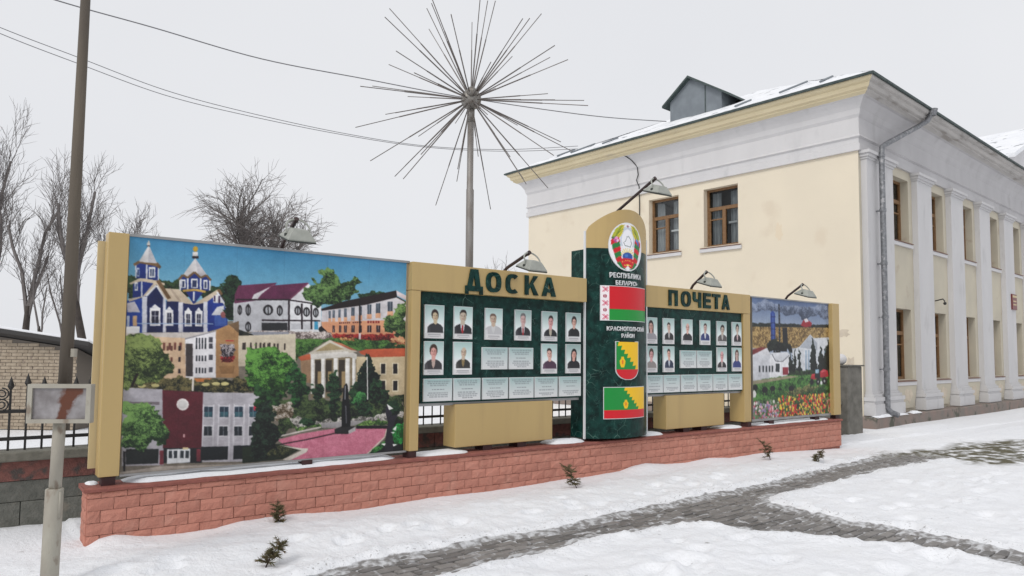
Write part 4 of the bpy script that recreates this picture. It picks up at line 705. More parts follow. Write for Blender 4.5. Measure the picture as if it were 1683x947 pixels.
# end slope and facade slope as uneven sheets (snow of varying depth)
def slope(a0, a1, b0, b1, nu, nv, seed):
    """a: lower edge, b: upper edge"""
    a0, a1, b0, b1 = map(Vector, (a0, a1, b0, b1)); vs = []; fs = []
    for j in range(nv + 1):
        for i in range(nu + 1):
            u, v = i / nu, j / nv
            p = (a0.lerp(a1, u)).lerp(b0.lerp(b1, u), v)
            dz = .10 * (float(fbm(np.array(p.x * .8 + p.y * .9), np.array(p.z * 3 + p.y * .2), seed)) - .35) * (1 if 0 < j else .25)
            vs.append(p + Vector((0, 0, dz)))
    for j in range(nv):
        for i in range(nu): k = j * (nu + 1) + i; fs.append((k, k + 1, k + nu + 2, k + nu + 1))
    ro.add(vs, fs)
slope((-.7, LB + .7, rz_), (-.7, -.7, rz_), (HW - .7, LB / 2, rid), (HW - .7, LB / 2, rid), 50, 16, 3)
slope((-.7, -.7, rz_), (LF, -.7, rz_), (HW - .7, LB / 2, rid), (LF, LB / 2, rid), 60, 16, 5)
slope((LF, LB + .7, rz_), (-.7, LB + .7, rz_), (LF, LB / 2, rid), (HW - .7, LB / 2, rid), 10, 3, 6)
roof = ro.build('roof', M['roof'], bl, smooth=True)
# dormer on the end slope
dm = MB(); dx = 1.9
def dp(s, z, x): return (x, s, z)
zb = lambda x: rz_ + (x + .7) * TP
dm.prism([(5.35, 10.0), (7.5, 10.0), (7.5, 10.98), (6.62, 11.62), (5.35, 10.82)], dp, dx, dx + 2.6)
do = dm.build('dormer', M['dormer'], bl)
dr = MB()
dr.prism([(7.74, 10.86), (6.62, 11.70), (6.62, 11.62), (7.74, 10.78)], dp, dx - .18, dx + 2.8); dr.prism([(6.62, 11.70), (4.95, 10.62), (4.95, 10.54), (6.62, 11.62)], dp, dx - .18, dx + 2.8)
dr.build('dormer_roof', M['roof_edge'], do)
ds = MB(); ds.box(dx - .012, 5.98, 10.05, dx - .002, 6.02, 11.2); ds.box(dx - .03, 7.0, 10.0, dx - .002, 7.3, 10.18); ds.build('seam', M['roof_edge'], do)
# standing seams of the sheet roof breaking through the snow
for k in range(9):
    y0 = .8 + k * 1.35 + random.uniform(-.2, .2); t0 = random.uniform(.2, .9); t1 = t0 + random.uniform(.8, 1.9)
    if 4.6 < y0 < 8.2: continue
    mx_ = min(y0 + .7, LB + .7 - y0) - .2
    if t1 > mx_: t1 = mx_
    if t1 - t0 < .3: continue
    sm = MB(); sm.tube([(-.7 + t0, y0, rz_ + t0 * TP + .07), (-.7 + t1, y0 + .05, rz_ + t1 * TP + .07)], .03, 4); sm.build('roof_seam', M['dormer'], roof)
# gabled centre of the long facade
pg = MB(); s0, s1, sa_ = 11.2, 22.6, 16.9
pg.prism([(s0, 9.0), (s1, 9.0), (sa_, 9.0 + (sa_ - s0) * .40)], lambda a, b, d: (a, d, b), -.75, -.55); pe = pg.build('pediment', M['white'], bl)
pr = MB(); 
for a, b in ((s0 - .15, sa_), (s1 + .15, sa_)):
    pr.prism([(a, 8.98), (b, 9.02 + (sa_ - s0 + .15) * .40), (b, 9.2 + (sa_ - s0 + .15) * .40), (a, 9.14)], lambda p, q, d: (p, d, q), -.95, 6.0)
pr.build('pediment_roof', M['roof'], pe)
# footing with ledge
ft = MB(); ft.box(-.28, -.42, -.6, LF, LB, .10); ft.build('footing', M['plinth_b'], bl, bevel=.03)
for a, b in ((-.2, 1.9), (2.2, 2.9)):
    sn = MB()
    n = 14; pts = [(a + (b - a) * i / n) for i in range(n + 1)]
    top = [(p, -.32 + .06 * math.sin(i * 1.7), .115 + .045 * math.sin(math.pi * i / n)) for i, p in enumerate(pts)]
    for i in range(n):
        p, q = top[i], top[i + 1]
        sn.quad((p[0], -.43, .09), (q[0], -.43, .09), q, p); sn.quad(p, q, (q[0], -.2, .10), (p[0], -.2, .10))
    sn.build('snow_ledge', M['snow'], bl, smooth=True)
# bare and patched plaster
def patch(name, fn, u, z, ru, rz_p, seed, material):
    r = random.Random(seed); n = 18; pts = []
    for i in range(n):
        t = 2 * math.pi * i / n; k = r.uniform(.6, 1.15); pts.append((u + ru * k * math.cos(t), z + rz_p * k * math.sin(t)))
    m = MB(); m.prism(pts, fn, -.005, -.0005); m.build(name, material, bl)
for k, (u, z, ru, rp) in enumerate(((.34, 1.0, .22, .75), (.5, 2.3, .2, .12), (1.3, .7, .45, .4), (2.3, 5.3, .12, .3))): patch('plaster_patch', fc, u, z, ru, rp, k, M['patch'] if k != 3 else M['cream_patch'])
for k in range(5):
    patch('plaster_patch', lambda u, z, d: ff(u, z, d - .056), 2.95 + 2.95 * k, .55, .32, .2, 20 + k, M['patch'])
# rainwater pipe
dpipe = MB(); dpipe.tube([(3.5, -.72, 8.95), (3.42, -.6, 8.66), (3.1, -.44, 8.45), (.98, -.34, 7.52), (.74, -.33, 7.40), (.70, -.33, 7.2), (.70, -.33, .32), (.74, -.40, .2), (.85, -.55, .12)], .075, 10)
dpo = dpipe.build('rain_pipe', M['zinc'], bl, smooth=True)
for z in (7.1, 5.6, 4.15, 2.7, 1.3):
    c = MB(); c.tube([(.70, -.33, z), (.70, -.33, z + .08)], .088, 10); c.box(.66, -.33, z + .02, .74, -.16, z + .05); c.build('pipe_clamp', M['zinc'], dpo)
hp = MB(); hp.tube([(3.5, -.72, 8.80), (3.5, -.72, 9.0)], [.08, .14], 10); hp.build('hopper', M['zinc'], dpo)
cb = MB(); cb.tube([(-.62, 8.02, 9.0), (-.5, 7.95, 8.75), (-.34, 7.78, 8.6), (-.2, 7.62, 8.45), (-.09, 7.45, 8.2), (-.1, 7.4, 7.9), (-.12, 7.46, 7.72), (-.05, 7.4, 7.5), (-.03, 7.4, 7.0), (-.03, 7.4, 4.2)], .018, 5); cb.build('wall_cable', M['cable_dark'], bl)
pq = bx('plaque', M['plaque'], bl, 13.15, -.21, 3.55, 13.75, -.162, 4.15)
hl = MB(); hl.box(13.18, -.216, 4.02, 13.72, -.211, 4.1); hl.box(13.25, -.216, 3.85, 13.65, -.211, 3.9); hl.box(13.25, -.216, 3.72, 13.65, -.211, 3.77); hl.build('plaque_text', M['gold_light'], pq)
lh = MB(); lh.tube([(5.4, -.02, 3.45), (5.4, -.25, 3.5), (5.4, -.3, 3.42)], .02, 6); lh.sphere((5.4, -.3, 3.36), .05, 8, 6); lh.build('wall_lantern', M['iron'], bl)

# ------------------------------------------------------------------ low plinth wall and iron fence behind the board
gw = empty('plinth_wall', (6.5, 1.4, 0), 'low wall of grey and red blocks carrying the iron fence', 'wall')
off = lambda o: setattr(o, 'location', (o.location[0] - 6.5, o.location[1] - 1.4, o.location[2]))
P_X0, P_X1 = -3.2, 15.0
c_ = bx('core', M['plinth_grey'], gw, P_X0, 1.32, -.5, P_X1, 1.5, .57); off(c_)
x = P_X0
bi = 0
shared = {}
def block(x0, x1, z0, z1, y0, material):
    key = (round(x1 - x0, 3), z0, z1, y0, material.name)
    if key not in shared:
        m = MB(); m.box(0, 0, 0, x1 - x0, 1.32 - y0, z1 - z0); shared[key] = m.mesh('block', material)
    o = link('block', shared[key], gw); o.location = (x0 - 6.5, y0 - 1.4, z0); return o
L_ = .62
for k in range(int((P_X1 - P_X0) / L_)):
    a = P_X0 + k * L_
    block(a + .004, a + L_ - .004, .388, .572, 1.262, M['plinth_red'])
    block(a + .004, a + L_ - .004, .19, .382, 1.27, M['plinth_grey'])
    block(a + .004 - .3, a + L_ - .004 - .3, -.25, .184, 1.266, M['plinth_grey'])
o = bx('coping', M['plinth_cap'], gw, P_X0, 1.215, .576, P_X1, 1.56, .665, bevel=.012); off(o)
fe = empty('iron_fence', (6.5, 1.4, .66), 'black wrought iron fence with spear tops and scrolls on plinth', 'fence')
def fpart(name, m): o = m.build(name, M['iron'], fe); o.location = (-6.5, -1.4, -.66); return o
for z in (.78, 1.045):
    m = MB(); m.box(P_X0, 1.38, z - .016, P_X1, 1.42, z + .016); fpart('rail', m)
m = MB(); m.tube([(0, 0, .0), (0, 0, .66)], .0105, 6); m.add([(.0, 0, .80), (.03, 0, .70), (-.03, 0, .70), (0, .03, .70), (0, -.03, .70), (0, 0, .65)], [(0, 1, 3), (0, 3, 2), (0, 2, 4), (0, 4, 1), (5, 3, 1), (5, 2, 3), (5, 4, 2), (5, 1, 4)])
bar_me = m.mesh('bar', M['iron'])
m = MB()
for sgn in (-1, 1):
    for zc, up in ((1.20, 1), (.0, 0)):
        pass
def scroll(sgn):
    pts = []
    for i in range(22):
        t = i / 21; a = -.5 * math.pi + t * 3.6 * math.pi; r = .062 * (1 - t * .72)
        pts.append((sgn * (.065 + r * math.cos(a)), 0, .10 + .055 + r * math.sin(a)))
    for i in range(22):
        t = i / 21
    return pts
for sgn in (-1, 1):
    m.tube(scroll(sgn), .007, 5)
    m.tube([(p[0], 0, .31 - p[2] + .10) for p in scroll(sgn)], .007, 5)
scroll_me = m.mesh('scroll', M['iron'])
nb = int((P_X1 - P_X0) / .137)
for k in range(nb):
    x = P_X0 + .08 + k * .137
    o = link('bar', bar_me, fe); o.location = (x - 6.5, 0, -.04 if k % 2 == 0 else -.07)
    if k % 4 == 2 and (x < .6 or 3.2 < x < 4.0 or 5.2 < x < 6 or 7 < x < 7.8):
        o = link('scroll', scroll_me, fe); o.location = (x - 6.5, -.02, .30)
gp = bx('gate_pillar', M['rubble'], None, 15.0, 1.1, -.5, 15.68, 1.75, 1.44, bevel=.02); tag(gp, 'square grey concrete pillar between farm mural and cream building', 'pillar')
gc = bx('pillar_cap', M['rubble'], gp, 14.96, 1.06, 1.442, 15.72, 1.79, 1.475)
gb = MB(); gb.sphere((15.34, 1.42, 1.60), .13, 14, 10); gb.build('ball', M['white'], gp, smooth=True)

# ------------------------------------------------------------------ brick shed and the pale wall beside it
sh = empty('brick_shed', (0, 13.2, -.2), 'low pale brick shed with snow edged sloping roof behind the fence', 'shed', rz=R(-37))
# local x runs along the visible wall, local y away
W0, W1, TOP0, TOP1 = -4.5, 1.52, 2.75, 1.88
co = MB(); co.prism([(W0, 0), (W1, 0), (W1, TOP1), (W0, TOP0)], lambda a, b, d: (a, d, b - (.3 * d if b > .5 else 0)), 0, 4); co.build('wall', M['shed_joint'], sh)
bb = MB(); ch, bw = .077, .25
for j in range(36):
    for i in range(26):
        a = W0 + (i - .5 * (j % 2)) * bw; z0 = j * ch
        a0, a1 = max(W0, a + .006), min(W1, a + bw - .006)
        zt = TOP0 + (TOP1 - TOP0) * ((a1 - W0) / (W1 - W0))
        if a1 - a0 < .05 or z0 + ch > zt: continue
        y = -.012 + random.uniform(-.003, .003); bb.box(a0, y, z0 + .006, a1, .003, z0 + ch - .006)
o = bb.build('bricks', M['shed_brick'], sh); o['kind'] = 'stuff'
# return wall on the right
rf = MB(); rf.prism([(W0 - .2, TOP0 + .03), (W1 + .45, TOP1 - .035), (W1 + .45, TOP1 + .06), (W0 - .2, TOP0 + .13)], lambda a, b, d: (a, d, b - .3 * d), -.35, 4.2); rfo = rf.build('roof', M['slate'], sh)
rs = MB(); rs.prism([(W0 - .2, TOP0 + .134), (W1 + .43, TOP1 + .064), (W1 + .43, TOP1 + .12), (W0 - .2, TOP0 + .20)], lambda a, b, d: (a, d, b - .3 * d), -.33, 4.18); rs.build('roof_snow', M['snow'], rfo)
pw = bx('boundary_wall', M['wallpale'], None, -.6, -.12, 0, 4.5, .12, 1.62); pw.location = (1.55, 14.6, -.2); pw.rotation_euler = (0, 0, R(-30)); tag(pw, 'pale rendered garden wall continuing beyond the brick shed', 'wall')
bx('wall_snow', M['snow'], pw, -.65, -.16, 1.622, 4.55, .16, 1.70)

# ------------------------------------------------------------------ bare trees
def bez(p, d, L, n, curl, droop, r):
    pts = [Vector(p)]; d = Vector(d).normalized()
    for i in range(n):
        d = (d + Vector((r.gauss(0, curl), r.gauss(0, curl), r.gauss(0, curl) + droop))).normalized()
        pts.append(pts[-1] + d * (L / n))
    return pts, d
def make_tree(name, loc, label, H, seed, style, lean=(0, 0), bark='bark', group=None, fork=.45, spread=.5, twig=2.0, dens=1.0, tr=.2):
    r = random.Random(seed); root = empty(name, loc, label, 'tree', group)
    T, Cn = MB(), MB()
    def rec(mb, p, d, L, rad, lev):
        pts, d2 = bez(p, d, L, 4 if lev < 2 else 3, .10 if lev else .05, style['droop'][lev], r)
        n = len(pts); rr = [rad * (1 - .45 * i / (n - 1)) for i in range(n)]
        if lev >= style['max']: rr[-1] = rad * .3
        (T if lev == 0 else Cn).tube(pts, rr, 7 if lev == 0 else (5 if lev == 1 else 3), cap=False)
        if lev >= style['max']: return
        k = style['kids'][lev]; k = max(1, int(k * dens + r.random()))
        for i in range(k):
            t = style['from'][lev] + (1 - style['from'][lev]) * (i + r.random()) / k
            f = t * (n - 1); a = min(int(f), n - 2); q = pts[a].lerp(pts[a + 1], f - a)
            az = r.uniform(0, 2 * math.pi); th = r.gauss(style['ang'][lev], .18)
            ax = d2.orthogonal().normalized(); b = d2.cross(ax)
            nd_ = d2 * math.cos(th) + (ax * math.cos(az) + b * math.sin(az)) * math.sin(th)
            nd_ = (nd_ + Vector((0, 0, style['up'][lev]))).normalized()
            rec(mb, q, nd_, H * style['len'][lev] * r.uniform(.65, 1.2), max(rr[a] * style['rad'][lev], style['rmin']), lev + 1)
    rec(T, (0, 0, -.3), (lean[0], lean[1], 1), H * fork, tr, 0)
    T.build('trunk', M[bark], root, smooth=True); Cn.build('crown', M['twig'], root)
    return root
POP = dict(max=4, droop=[0, .04, .06, .04, 0], kids=[2.8, 9, 5, 3], ang=[.15, .50, .5, .6], up=[.7, .55, .35, .2], len=[.44, .17, .09, .055], rad=[.70, .24, .45, .5], rmin=.010, **{'from': [.75, .15, .2, .2]})
WIL = dict(max=4, droop=[0, .05, .02, -.03, -.05], kids=[4, 7, 8, 6], ang=[.50, .75, .65, .6], up=[.25, .15, .05, 0], len=[.25, .17, .12, .065], rad=[.68, .45, .36, .5], rmin=.010, **{'from': [.72, .25, .15, .1]})
WID = dict(max=4, droop=[0, .03, .03, .02, 0], kids=[7, 9, 9, 5], ang=[.45, .55, .55, .5], up=[.25, .25, .25, .2], len=[.40, .22, .13, .07], rad=[.5, .40, .42, .5], rmin=.010, **{'from': [.42, .15, .12, .15]})
G_ = 'bare trees behind the board'
make_tree('tree', (9.85, 29.6, -.3), 'rounded bare tree with crooked trunk above the town mural', 10.6, 5, WIL, (.16, .0), 'bark_moss', G_, fork=.64, dens=1.0, tr=.36)
make_tree('tree', (11.25, 29.0, -.3), 'bare spreading tree behind the floodlight over the town mural', 10.6, 11, WIL, (.05, .05), 'bark_moss', G_, fork=.60, dens=1.05, tr=.30)
make_tree('tree', (8.1, 31.2, -.3), 'small bare tree low behind the blue print sky of the town mural', 6.8, 23, WIL, (0, 0), 'bark', G_, fork=.42, dens=.6, tr=.12)
make_tree('tree', (-.3, 37.4, -.3), 'tall bare tree cut off by the left picture edge', 13.6, 31, POP, (0, 0), 'bark', G_, fork=.42, dens=1.3, tr=.26)
make_tree('tree', (1.5, 36.4, -.3), 'bare upright tree with forked stems above the shed roof', 10.6, 47, POP, (.02, 0), 'bark', G_, fork=.42, dens=1.1, tr=.24)
make_tree('tree', (2.35, 35.8, -.3), 'slim bare tree between forked tree and steel mast', 6.9, 53, POP, (-.02, 0), 'bark', G_, fork=.5, dens=.8, tr=.12)
make_tree('tree', (2.95, 35.0, -.3), 'slim bare tree directly behind the steel mast', 6.9, 59, POP, (.03, 0), 'bark', G_, fork=.5, dens=.8, tr=.12)
make_tree('tree', (4.15, 34.5, -.3), 'tall leaning bare tree between the mast and the mural end post', 12.3, 61, POP, (-.05, 0), 'bark', G_, fork=.45, dens=1.15, tr=.26)
make_tree('tree', (5.0, 33.8, -.3), 'bare tree rising directly behind the mural end post', 9.6, 67, POP, (0, 0), 'bark', G_, fork=.5, dens=1.2, tr=.15)
make_tree('tree', (27, 28.5, -.3), 'faint bare tree showing at the far edge of the cream wall', 8.8, 71, WID, (-.05, 0), 'bark', G_, fork=.4, dens=.8, tr=.15)
make_tree('tree', (5.6, 34.5, -.3), 'short bare tree behind the church tower of the mural', 6.6, 73, POP, (0, 0), 'bark', G_, fork=.45, dens=.7, tr=.12)

# ================================================================== PRINTS (flat pictures drawn into colour grids)
class Canvas:
    def __init__(s, W, H, col=(255, 255, 255)):
        s.W, s.H = W, H; s.photo = False; s.a = np.zeros((H, W, 3)); s.a[:] = col
        s.u = (np.arange(W) + .5) / W; s.v = (np.arange(H) + .5) / H
    def cover(s, pts, amp=0, sc=40):
        P = np.asarray(pts, float); x0, y0 = P.min(0) - amp - 2 / s.W; x1, y1 = P.max(0) + amp + 2 / s.H
        i0, i1 = max(0, int(x0 * s.W)), min(s.W, int(x1 * s.W) + 2); j0, j1 = max(0, int(y0 * s.H)), min(s.H, int(y1 * s.H) + 2)
        if i1 <= i0 or j1 <= j0: return None
        cov = 0
        for dx in (-.25, .25):
            for dy in (-.25, .25):
                X, Y = np.meshgrid(s.u[i0:i1] + dx / s.W, s.v[j0:j1] + dy / s.H)
                if amp:
                    X, Y = X + amp * 4 * (fbm(X * sc, Y * sc, 1, 3) - .5), Y + amp * 4 * (fbm(X * sc, Y * sc, 2, 3) - .5)
                ins = np.zeros(X.shape, bool); n = len(P)
                for k in range(n):
                    ax, ay = P[k]; bx_, by = P[(k + 1) % n]
                    c = (ay > Y) != (by > Y)
                    if by != ay: ins ^= c & (X < (bx_ - ax) * (Y - ay) / (by - ay) + ax)
                cov = cov + ins * .25
        return (slice(j0, j1), slice(i0, i1)), cov
    def poly(s, col, pts):
        r = s.cover(pts)
        if not r: return
        sl, c = r; f = 1.0
        if s.photo and c.size > 40:      # a printed photograph is never one flat tone
            X, Y = np.meshgrid(s.u[sl[1]], s.v[sl[0]]); h = np.ptp(s.v[sl[0]]) + 1e-6
            f = (1 + .13 * (.5 - (Y - Y.min()) / h) + .20 * (fbm(X * 26 + Y * 9, Y * 26 - X * 9, 31, 3) - .5) + .10 * (fbm(X * 120, Y * 120, 33, 2) - .5))[..., None]
        s.a[sl] = s.a[sl] * (1 - c[..., None]) + np.array(col) * f * c[..., None]
    def foliage(s, dark, light, amp, sc, pts):
        r = s.cover(pts, amp, sc)
        if r:
            sl, c = r; X, Y = np.meshgrid(s.u[sl[1]], s.v[sl[0]])
            P = np.asarray(pts); y0, y1 = P[:, 1].min(), P[:, 1].max(); x0, x1 = P[:, 0].min(), P[:, 0].max()
            Ur, Vr = X * .8 + Y * .6, Y * .8 - X * .6; gr = np.random.default_rng(5).random(X.shape)
            t = .42 * fbm(Ur * sc * .9, Vr * sc * .9, 5, 3) + .33 * fbm(Ur * sc * 3.1, Vr * sc * 3.1, 8, 2) + .25 * gr
            if amp: t = t + .20 * (.5 - (Y - y0) / (y1 - y0 + 1e-6)) - .10 * ((X - x0) / (x1 - x0 + 1e-6) - .5)
            t = np.clip((t - .36) / .28, 0, 1)[..., None]
            s.a[sl] = s.a[sl] * (1 - c[..., None]) + (np.array(dark) * .62 * (1 - t) + np.array(light) * t) * c[..., None]
    def line(s, col, w, pts, asp=1.0):
        for (x0, y0), (x1, y1) in zip(pts, pts[1:]):
            d = np.array([x1 - x0, y1 - y0]); n = np.array([-d[1], d[0]]) / (np.hypot(*d) + 1e-9) * w / 2
            s.poly(col, [(x0 + n[0], y0 + n[1]), (x1 + n[0], y1 + n[1]), (x1 - n[0], y1 - n[1]), (x0 - n[0], y0 - n[1])])
    def ell(s, col, x, y, rx, ry, n=20): s.poly(col, [(x + rx * math.cos(t), y + ry * math.sin(t)) for t in np.linspace(0, 2 * math.pi, n, endpoint=False)])
    def box(s, col, x0, y0, x1, y1): s.poly(col, [(x0, y0), (x1, y0), (x1, y1), (x0, y1)])
    def lin(s, gain=1.0):
        c = np.clip(s.a / 255, 0, 1); return np.clip(np.where(c <= .04045, c / 12.92, ((c + .055) / 1.055) ** 2.4) * gain, 0, .9)
def run_ops(cv, ops):
    cv.photo = True
    pr = lambda f: [(f[i] / 2000, f[i + 1] / 2000) for i in range(0, len(f), 2)]
    for o in ops:
        if o[0] == 'P': cv.poly(o[1], pr(o[2]))
        elif o[0] == 'F': cv.foliage(o[1], o[2], o[3], o[4], pr(o[5]))
        elif o[0] == 'L': cv.line(o[1], o[2], pr(o[3]))
        elif o[0] == 'G':
            t = np.clip((cv.v - o[3]) / (o[4] - o[3]), 0, 1)[:, None, None]; cv.a[:] = np.array(o[1]) * (1 - t) + np.array(o[2]) * t
        elif o[0] == 'D':
            (x0, y0), (x1, y1) = pr(o[1]); g = np.random.default_rng(4)
            for k in range(800):
                x, y = g.uniform(x0, x1), g.uniform(y0, y1)
                if x < .3 and y < .86: continue
                pal = [(196, 44, 40), (214, 60, 50), (236, 196, 60), (240, 208, 90), (222, 120, 90), (70, 100, 50)] if x > .3 else [(214, 150, 160), (190, 80, 100), (220, 214, 206), (120, 140, 120), (150, 130, 170)]
                if x > .9: pal = [(196, 80, 90), (120, 140, 80), (214, 150, 130)]
                q = g.uniform(.006, .015); a0 = g.uniform(0, 6); cv.poly(pal[g.integers(len(pal))], [(x + q * math.cos(a0 + a) * .9, y + q * 1.2 * math.sin(a0 + a)) for a in (0, 1.3, 2.6, 3.9, 5.1)])
def grid_mesh(name, cv, fn, material, gain=1.0, thick=None):
    """one colour per grid point; fn(u, v) (0..1, v downwards) gives the point"""
    W, H = cv.W, cv.H; me = bpy.data.meshes.new(name)
    u = np.linspace(0, 1, W); v = np.linspace(0, 1, H); U, Vv = np.meshgrid(u, v)
    X, Y, Z = fn(U, Vv); P = np.stack([X + 0 * U, Y + 0 * U, Z + 0 * U], -1).reshape(-1, 3)
    idx = np.arange(W * H).reshape(H, W); Q = np.stack([idx[:-1, :-1], idx[1:, :-1], idx[1:, 1:], idx[:-1, 1:]], -1).reshape(-1, 4)
    C = cv.lin(gain).reshape(-1, 3)
    me.vertices.add(len(P)); me.vertices.foreach_set('co', P.ravel())
    me.loops.add(Q.size); me.loops.foreach_set('vertex_index', Q.ravel().astype(np.int32))
    me.polygons.add(len(Q)); me.polygons.foreach_set('loop_start', np.arange(0, Q.size, 4, dtype=np.int32)); me.update(calc_edges=True)
    a = me.color_attributes.new('print', 'FLOAT_COLOR', 'POINT'); a.data.foreach_set('color', np.concatenate([C, np.ones((len(C), 1))], 1).ravel().astype(np.float32))
    me.materials.append(material); return me
PG = .88
def grade(a):
    """photographic print: contrast, fine grain and a touch less colour"""
    H, W = a.shape[:2]; g0 = np.random.default_rng(9)
    X, Y = np.meshgrid(np.arange(W), np.arange(H)); U, V_ = X * .8 + Y * .6, Y * .8 - X * .6
    lum = a.mean(-1, keepdims=True); flat = np.clip((lum - 40) / 60, 0, 1)
    a = a * (1 + .10 * (fbm(U * .09, V_ * .09, 61, 4) - .5)[..., None]) + (g0.random((H, W, 1)) - .5) * 12
    for sx in (.165, .335, .5, .665, .835): a[:, int(sx * W)] *= .93
    k = np.pad(a, ((1, 1), (1, 1), (0, 0)), 'edge'); a = .6 * a + .4 * sum(k[i:i + H, j:j + W] for i in range(3) for j in range(3)) / 9
    t = np.clip(a / 255, 0, 1); t = t + .38 * (t * t * (3 - 2 * t) - t)
    g = t.mean(-1, keepdims=True); return np.clip(g + (t - g) * .86, 0, 1) * 255

# ================================================================== THE BRICK BASE WALL
WL = 12.6
bw_ = empty('brick_base_wall', (0, 0, 0), 'low pink split block wall that carries the whole board', 'wall')
bx('core', M['mortar'], bw_, .012, .02, -.4, WL - .012, .30, .42)
def brick_mesh(k, L, h):
    r = random.Random(k * 13 + 5); m = MB(); nu, nv = 5, 3; vs = []
    for j in range(nv + 1):
        for i in range(nu + 1):
            x = L * i / nu; z = h * j / nv; edge = i in (0, nu) or j in (0, nv)
            y = -.002 + r.uniform(-.003, .003) if edge else -.008 + r.uniform(-.005, .004)
            if edge: x += r.uniform(-.002, .002); z += r.uniform(-.002, .002)
            else: x += r.uniform(-.012, .012); z += r.uniform(-.008, .008)
            vs.append((x, y, z))
    b = len(vs); vs += [(0, .03, 0), (L, .03, 0), (L, .03, h), (0, .03, h)]
    fs = [(j * (nu + 1) + i, j * (nu + 1) + i + 1, (j + 1) * (nu + 1) + i + 1, (j + 1) * (nu + 1) + i) for j in range(nv) for i in range(nu)]
    t = nv * (nu + 1)
    fs += [tuple([b + 1, b] + list(range(0, nu + 1))), tuple([b + 3, b + 2] + list(range(t + nu, t - 1, -1))), tuple([b, b + 3] + [j * (nu + 1) for j in range(nv, -1, -1)]), tuple([b + 2, b + 1] + [j * (nu + 1) + nu for j in range(nv + 1)])]
    m.add(vs, fs); return m.mesh('brick', M['brick'])
JL, J = .205, .0045
full = [brick_mesh(k, JL - J, .105 - J) for k in range(9)]; half = [brick_mesh(40 + k, JL / 2 - J, .105 - J) for k in range(3)]
topf = [brick_mesh(60 + k, JL - J, .052 - J) for k in range(6)]; toph = [brick_mesh(80 + k, JL / 2 - J, .052 - J) for k in range(2)]
todo = []
for c in range(5):
    z = .42 - .052 - .105 * c if c else .42 - .052
    fl, hf = (topf, toph) if c == 0 else (full, half)
    x = 0.0; first = c % 2 == 0
    while x < WL - .03:
        L = JL / 2 if first else JL
        first = False
        if x + L > WL + .02: L = JL / 2
        src = hf if L < JL else fl
        todo.append((x + L / 2, (x + J / 2, 0, z + J / 2), src[random.randrange(len(src))], 0)); x += L
for c in range(5):     # the near end
    z = .42 - .052 - .105 * c if c else .42 - .052
    src = topf if c == 0 else full
    todo.append((-1, (.0, .318, z + J / 2), src[c % len(src)], -math.pi / 2)); src2 = toph if c == 0 else half
    todo.append((-1, (.0, .113, z + J / 2), src2[0], -math.pi / 2))
todo.sort(key=lambda t: t[0])
far = MB()
for k, (_, loc, src, rz) in enumerate(todo):
    if k < 300:
        o = link('brick', src, bw_); o.location = loc; o.rotation_euler = (0, 0, rz)
    else:
        far.add([Vector(loc) + v.co for v in src.vertices], [tuple(p.vertices) for p in src.polygons])
if far.v: o = far.build('far_bricks', M['brick'], bw_); o['kind'] = 'stuff'
# coping, slightly uneven
cp = MB(); n = 90; r_ = random.Random(2)
fr = [(-.022 + r_.uniform(-.006, .006), .462 + r_.uniform(-.004, .003)) for i in range(n + 1)]
for i in range(n):
    x0, x1 = -.03 + (WL + .06) * i / n, -.03 + (WL + .06) * (i + 1) / n; (a, za), (b, zb_) = fr[i], fr[i + 1]
    cp.quad((x0, a, .424), (x1, b, .424), (x1, b - .004, zb_ - .012), (x0, a - .004, za - .012)); cp.quad((x0, a - .004, za - .012), (x1, b - .004, zb_ - .012), (x1, b + .014, zb_), (x0, a + .014, za))
    cp.quad((x0, a + .014, za), (x1, b + .014, zb_), (x1, .34, .46), (x0, .34, .46)); cp.quad((x0, a, .424), (x0, .34, .424), (x1, .34, .424), (x1, b, .424)); cp.quad((x0, .34, .424), (x0, .34, .46), (x1, .34, .46), (x1, .34, .424))
cp.quad((-.03, fr[0][0], .424), (-.03, fr[0][0], .46), (-.03, .34, .46), (-.03, .34, .424)); cp.quad((WL + .03, fr[-1][0], .424), (WL + .03, fr[-1][0], .46), (WL + .03, .34, .46), (WL + .03, .34, .424))
cp.build('coping', M['cap'], bw_)
# snow lying on the coping
def ledge_snow(x0, x1, y0, y1, h, label, seed):
    n = max(10, int((x1 - x0) / .06)); m = MB(); nv = 6; vs = []
    for i in range(n + 1):
        x = x0 + (x1 - x0) * i / n; e = min(1, i / 3, (n - i) / 3) ** .5 if n > 6 else 1
        f = y0 + (1 - e) * (y1 - y0) * .45 + .035 * (float(fbm(np.array(x * 6), np.array(seed * 3.3), 7)) - .3)
        for j in range(nv + 1):
            t = j / nv; y = f + (y1 - f) * t; hh = h * e * (math.sin(math.pi * min(1, .12 + t * .6)) ** .6) * (.45 + 1.0 * float(fbm(np.array(x * 3), np.array(y * 5 + seed), 8)))
            vs.append((x, y, .462 + (hh if j else -.001)))
    m.add(vs, [(i * (nv + 1) + j, (i + 1) * (nv + 1) + j, (i + 1) * (nv + 1) + j + 1, i * (nv + 1) + j + 1) for i in range(n) for j in range(nv)])
    o = m.build('snow', M['snow'], None, smooth=True); tag(o, label, kind='stuff'); return o
ledge_snow(.30, 3.05, .03, .32, .045, 'snow strip lying on the coping below the town mural', 1)
ledge_snow(3.28, 4.05, .015, .31, .035, 'small snow heap on the coping left of the large beige box', 2)
ledge_snow(5.30, 5.98, .02, .31, .055, 'snow heap on the coping beside the pylon foot', 3)
ledge_snow(7.0, 7.6, .02, .31, .05, 'snow heap on the coping right of the pylon', 4)
ledge_snow(8.95, 9.62, .03, .31, .035, 'snow heap on the coping right of the second beige box', 5)
ledge_snow(9.95, 12.4, .05, .32, .03, 'thin snow strip on the coping below the farm mural', 6)
ledge_snow(.01, .11, .16, .3, .02, 'scrap of snow on the near end of the coping', 7)

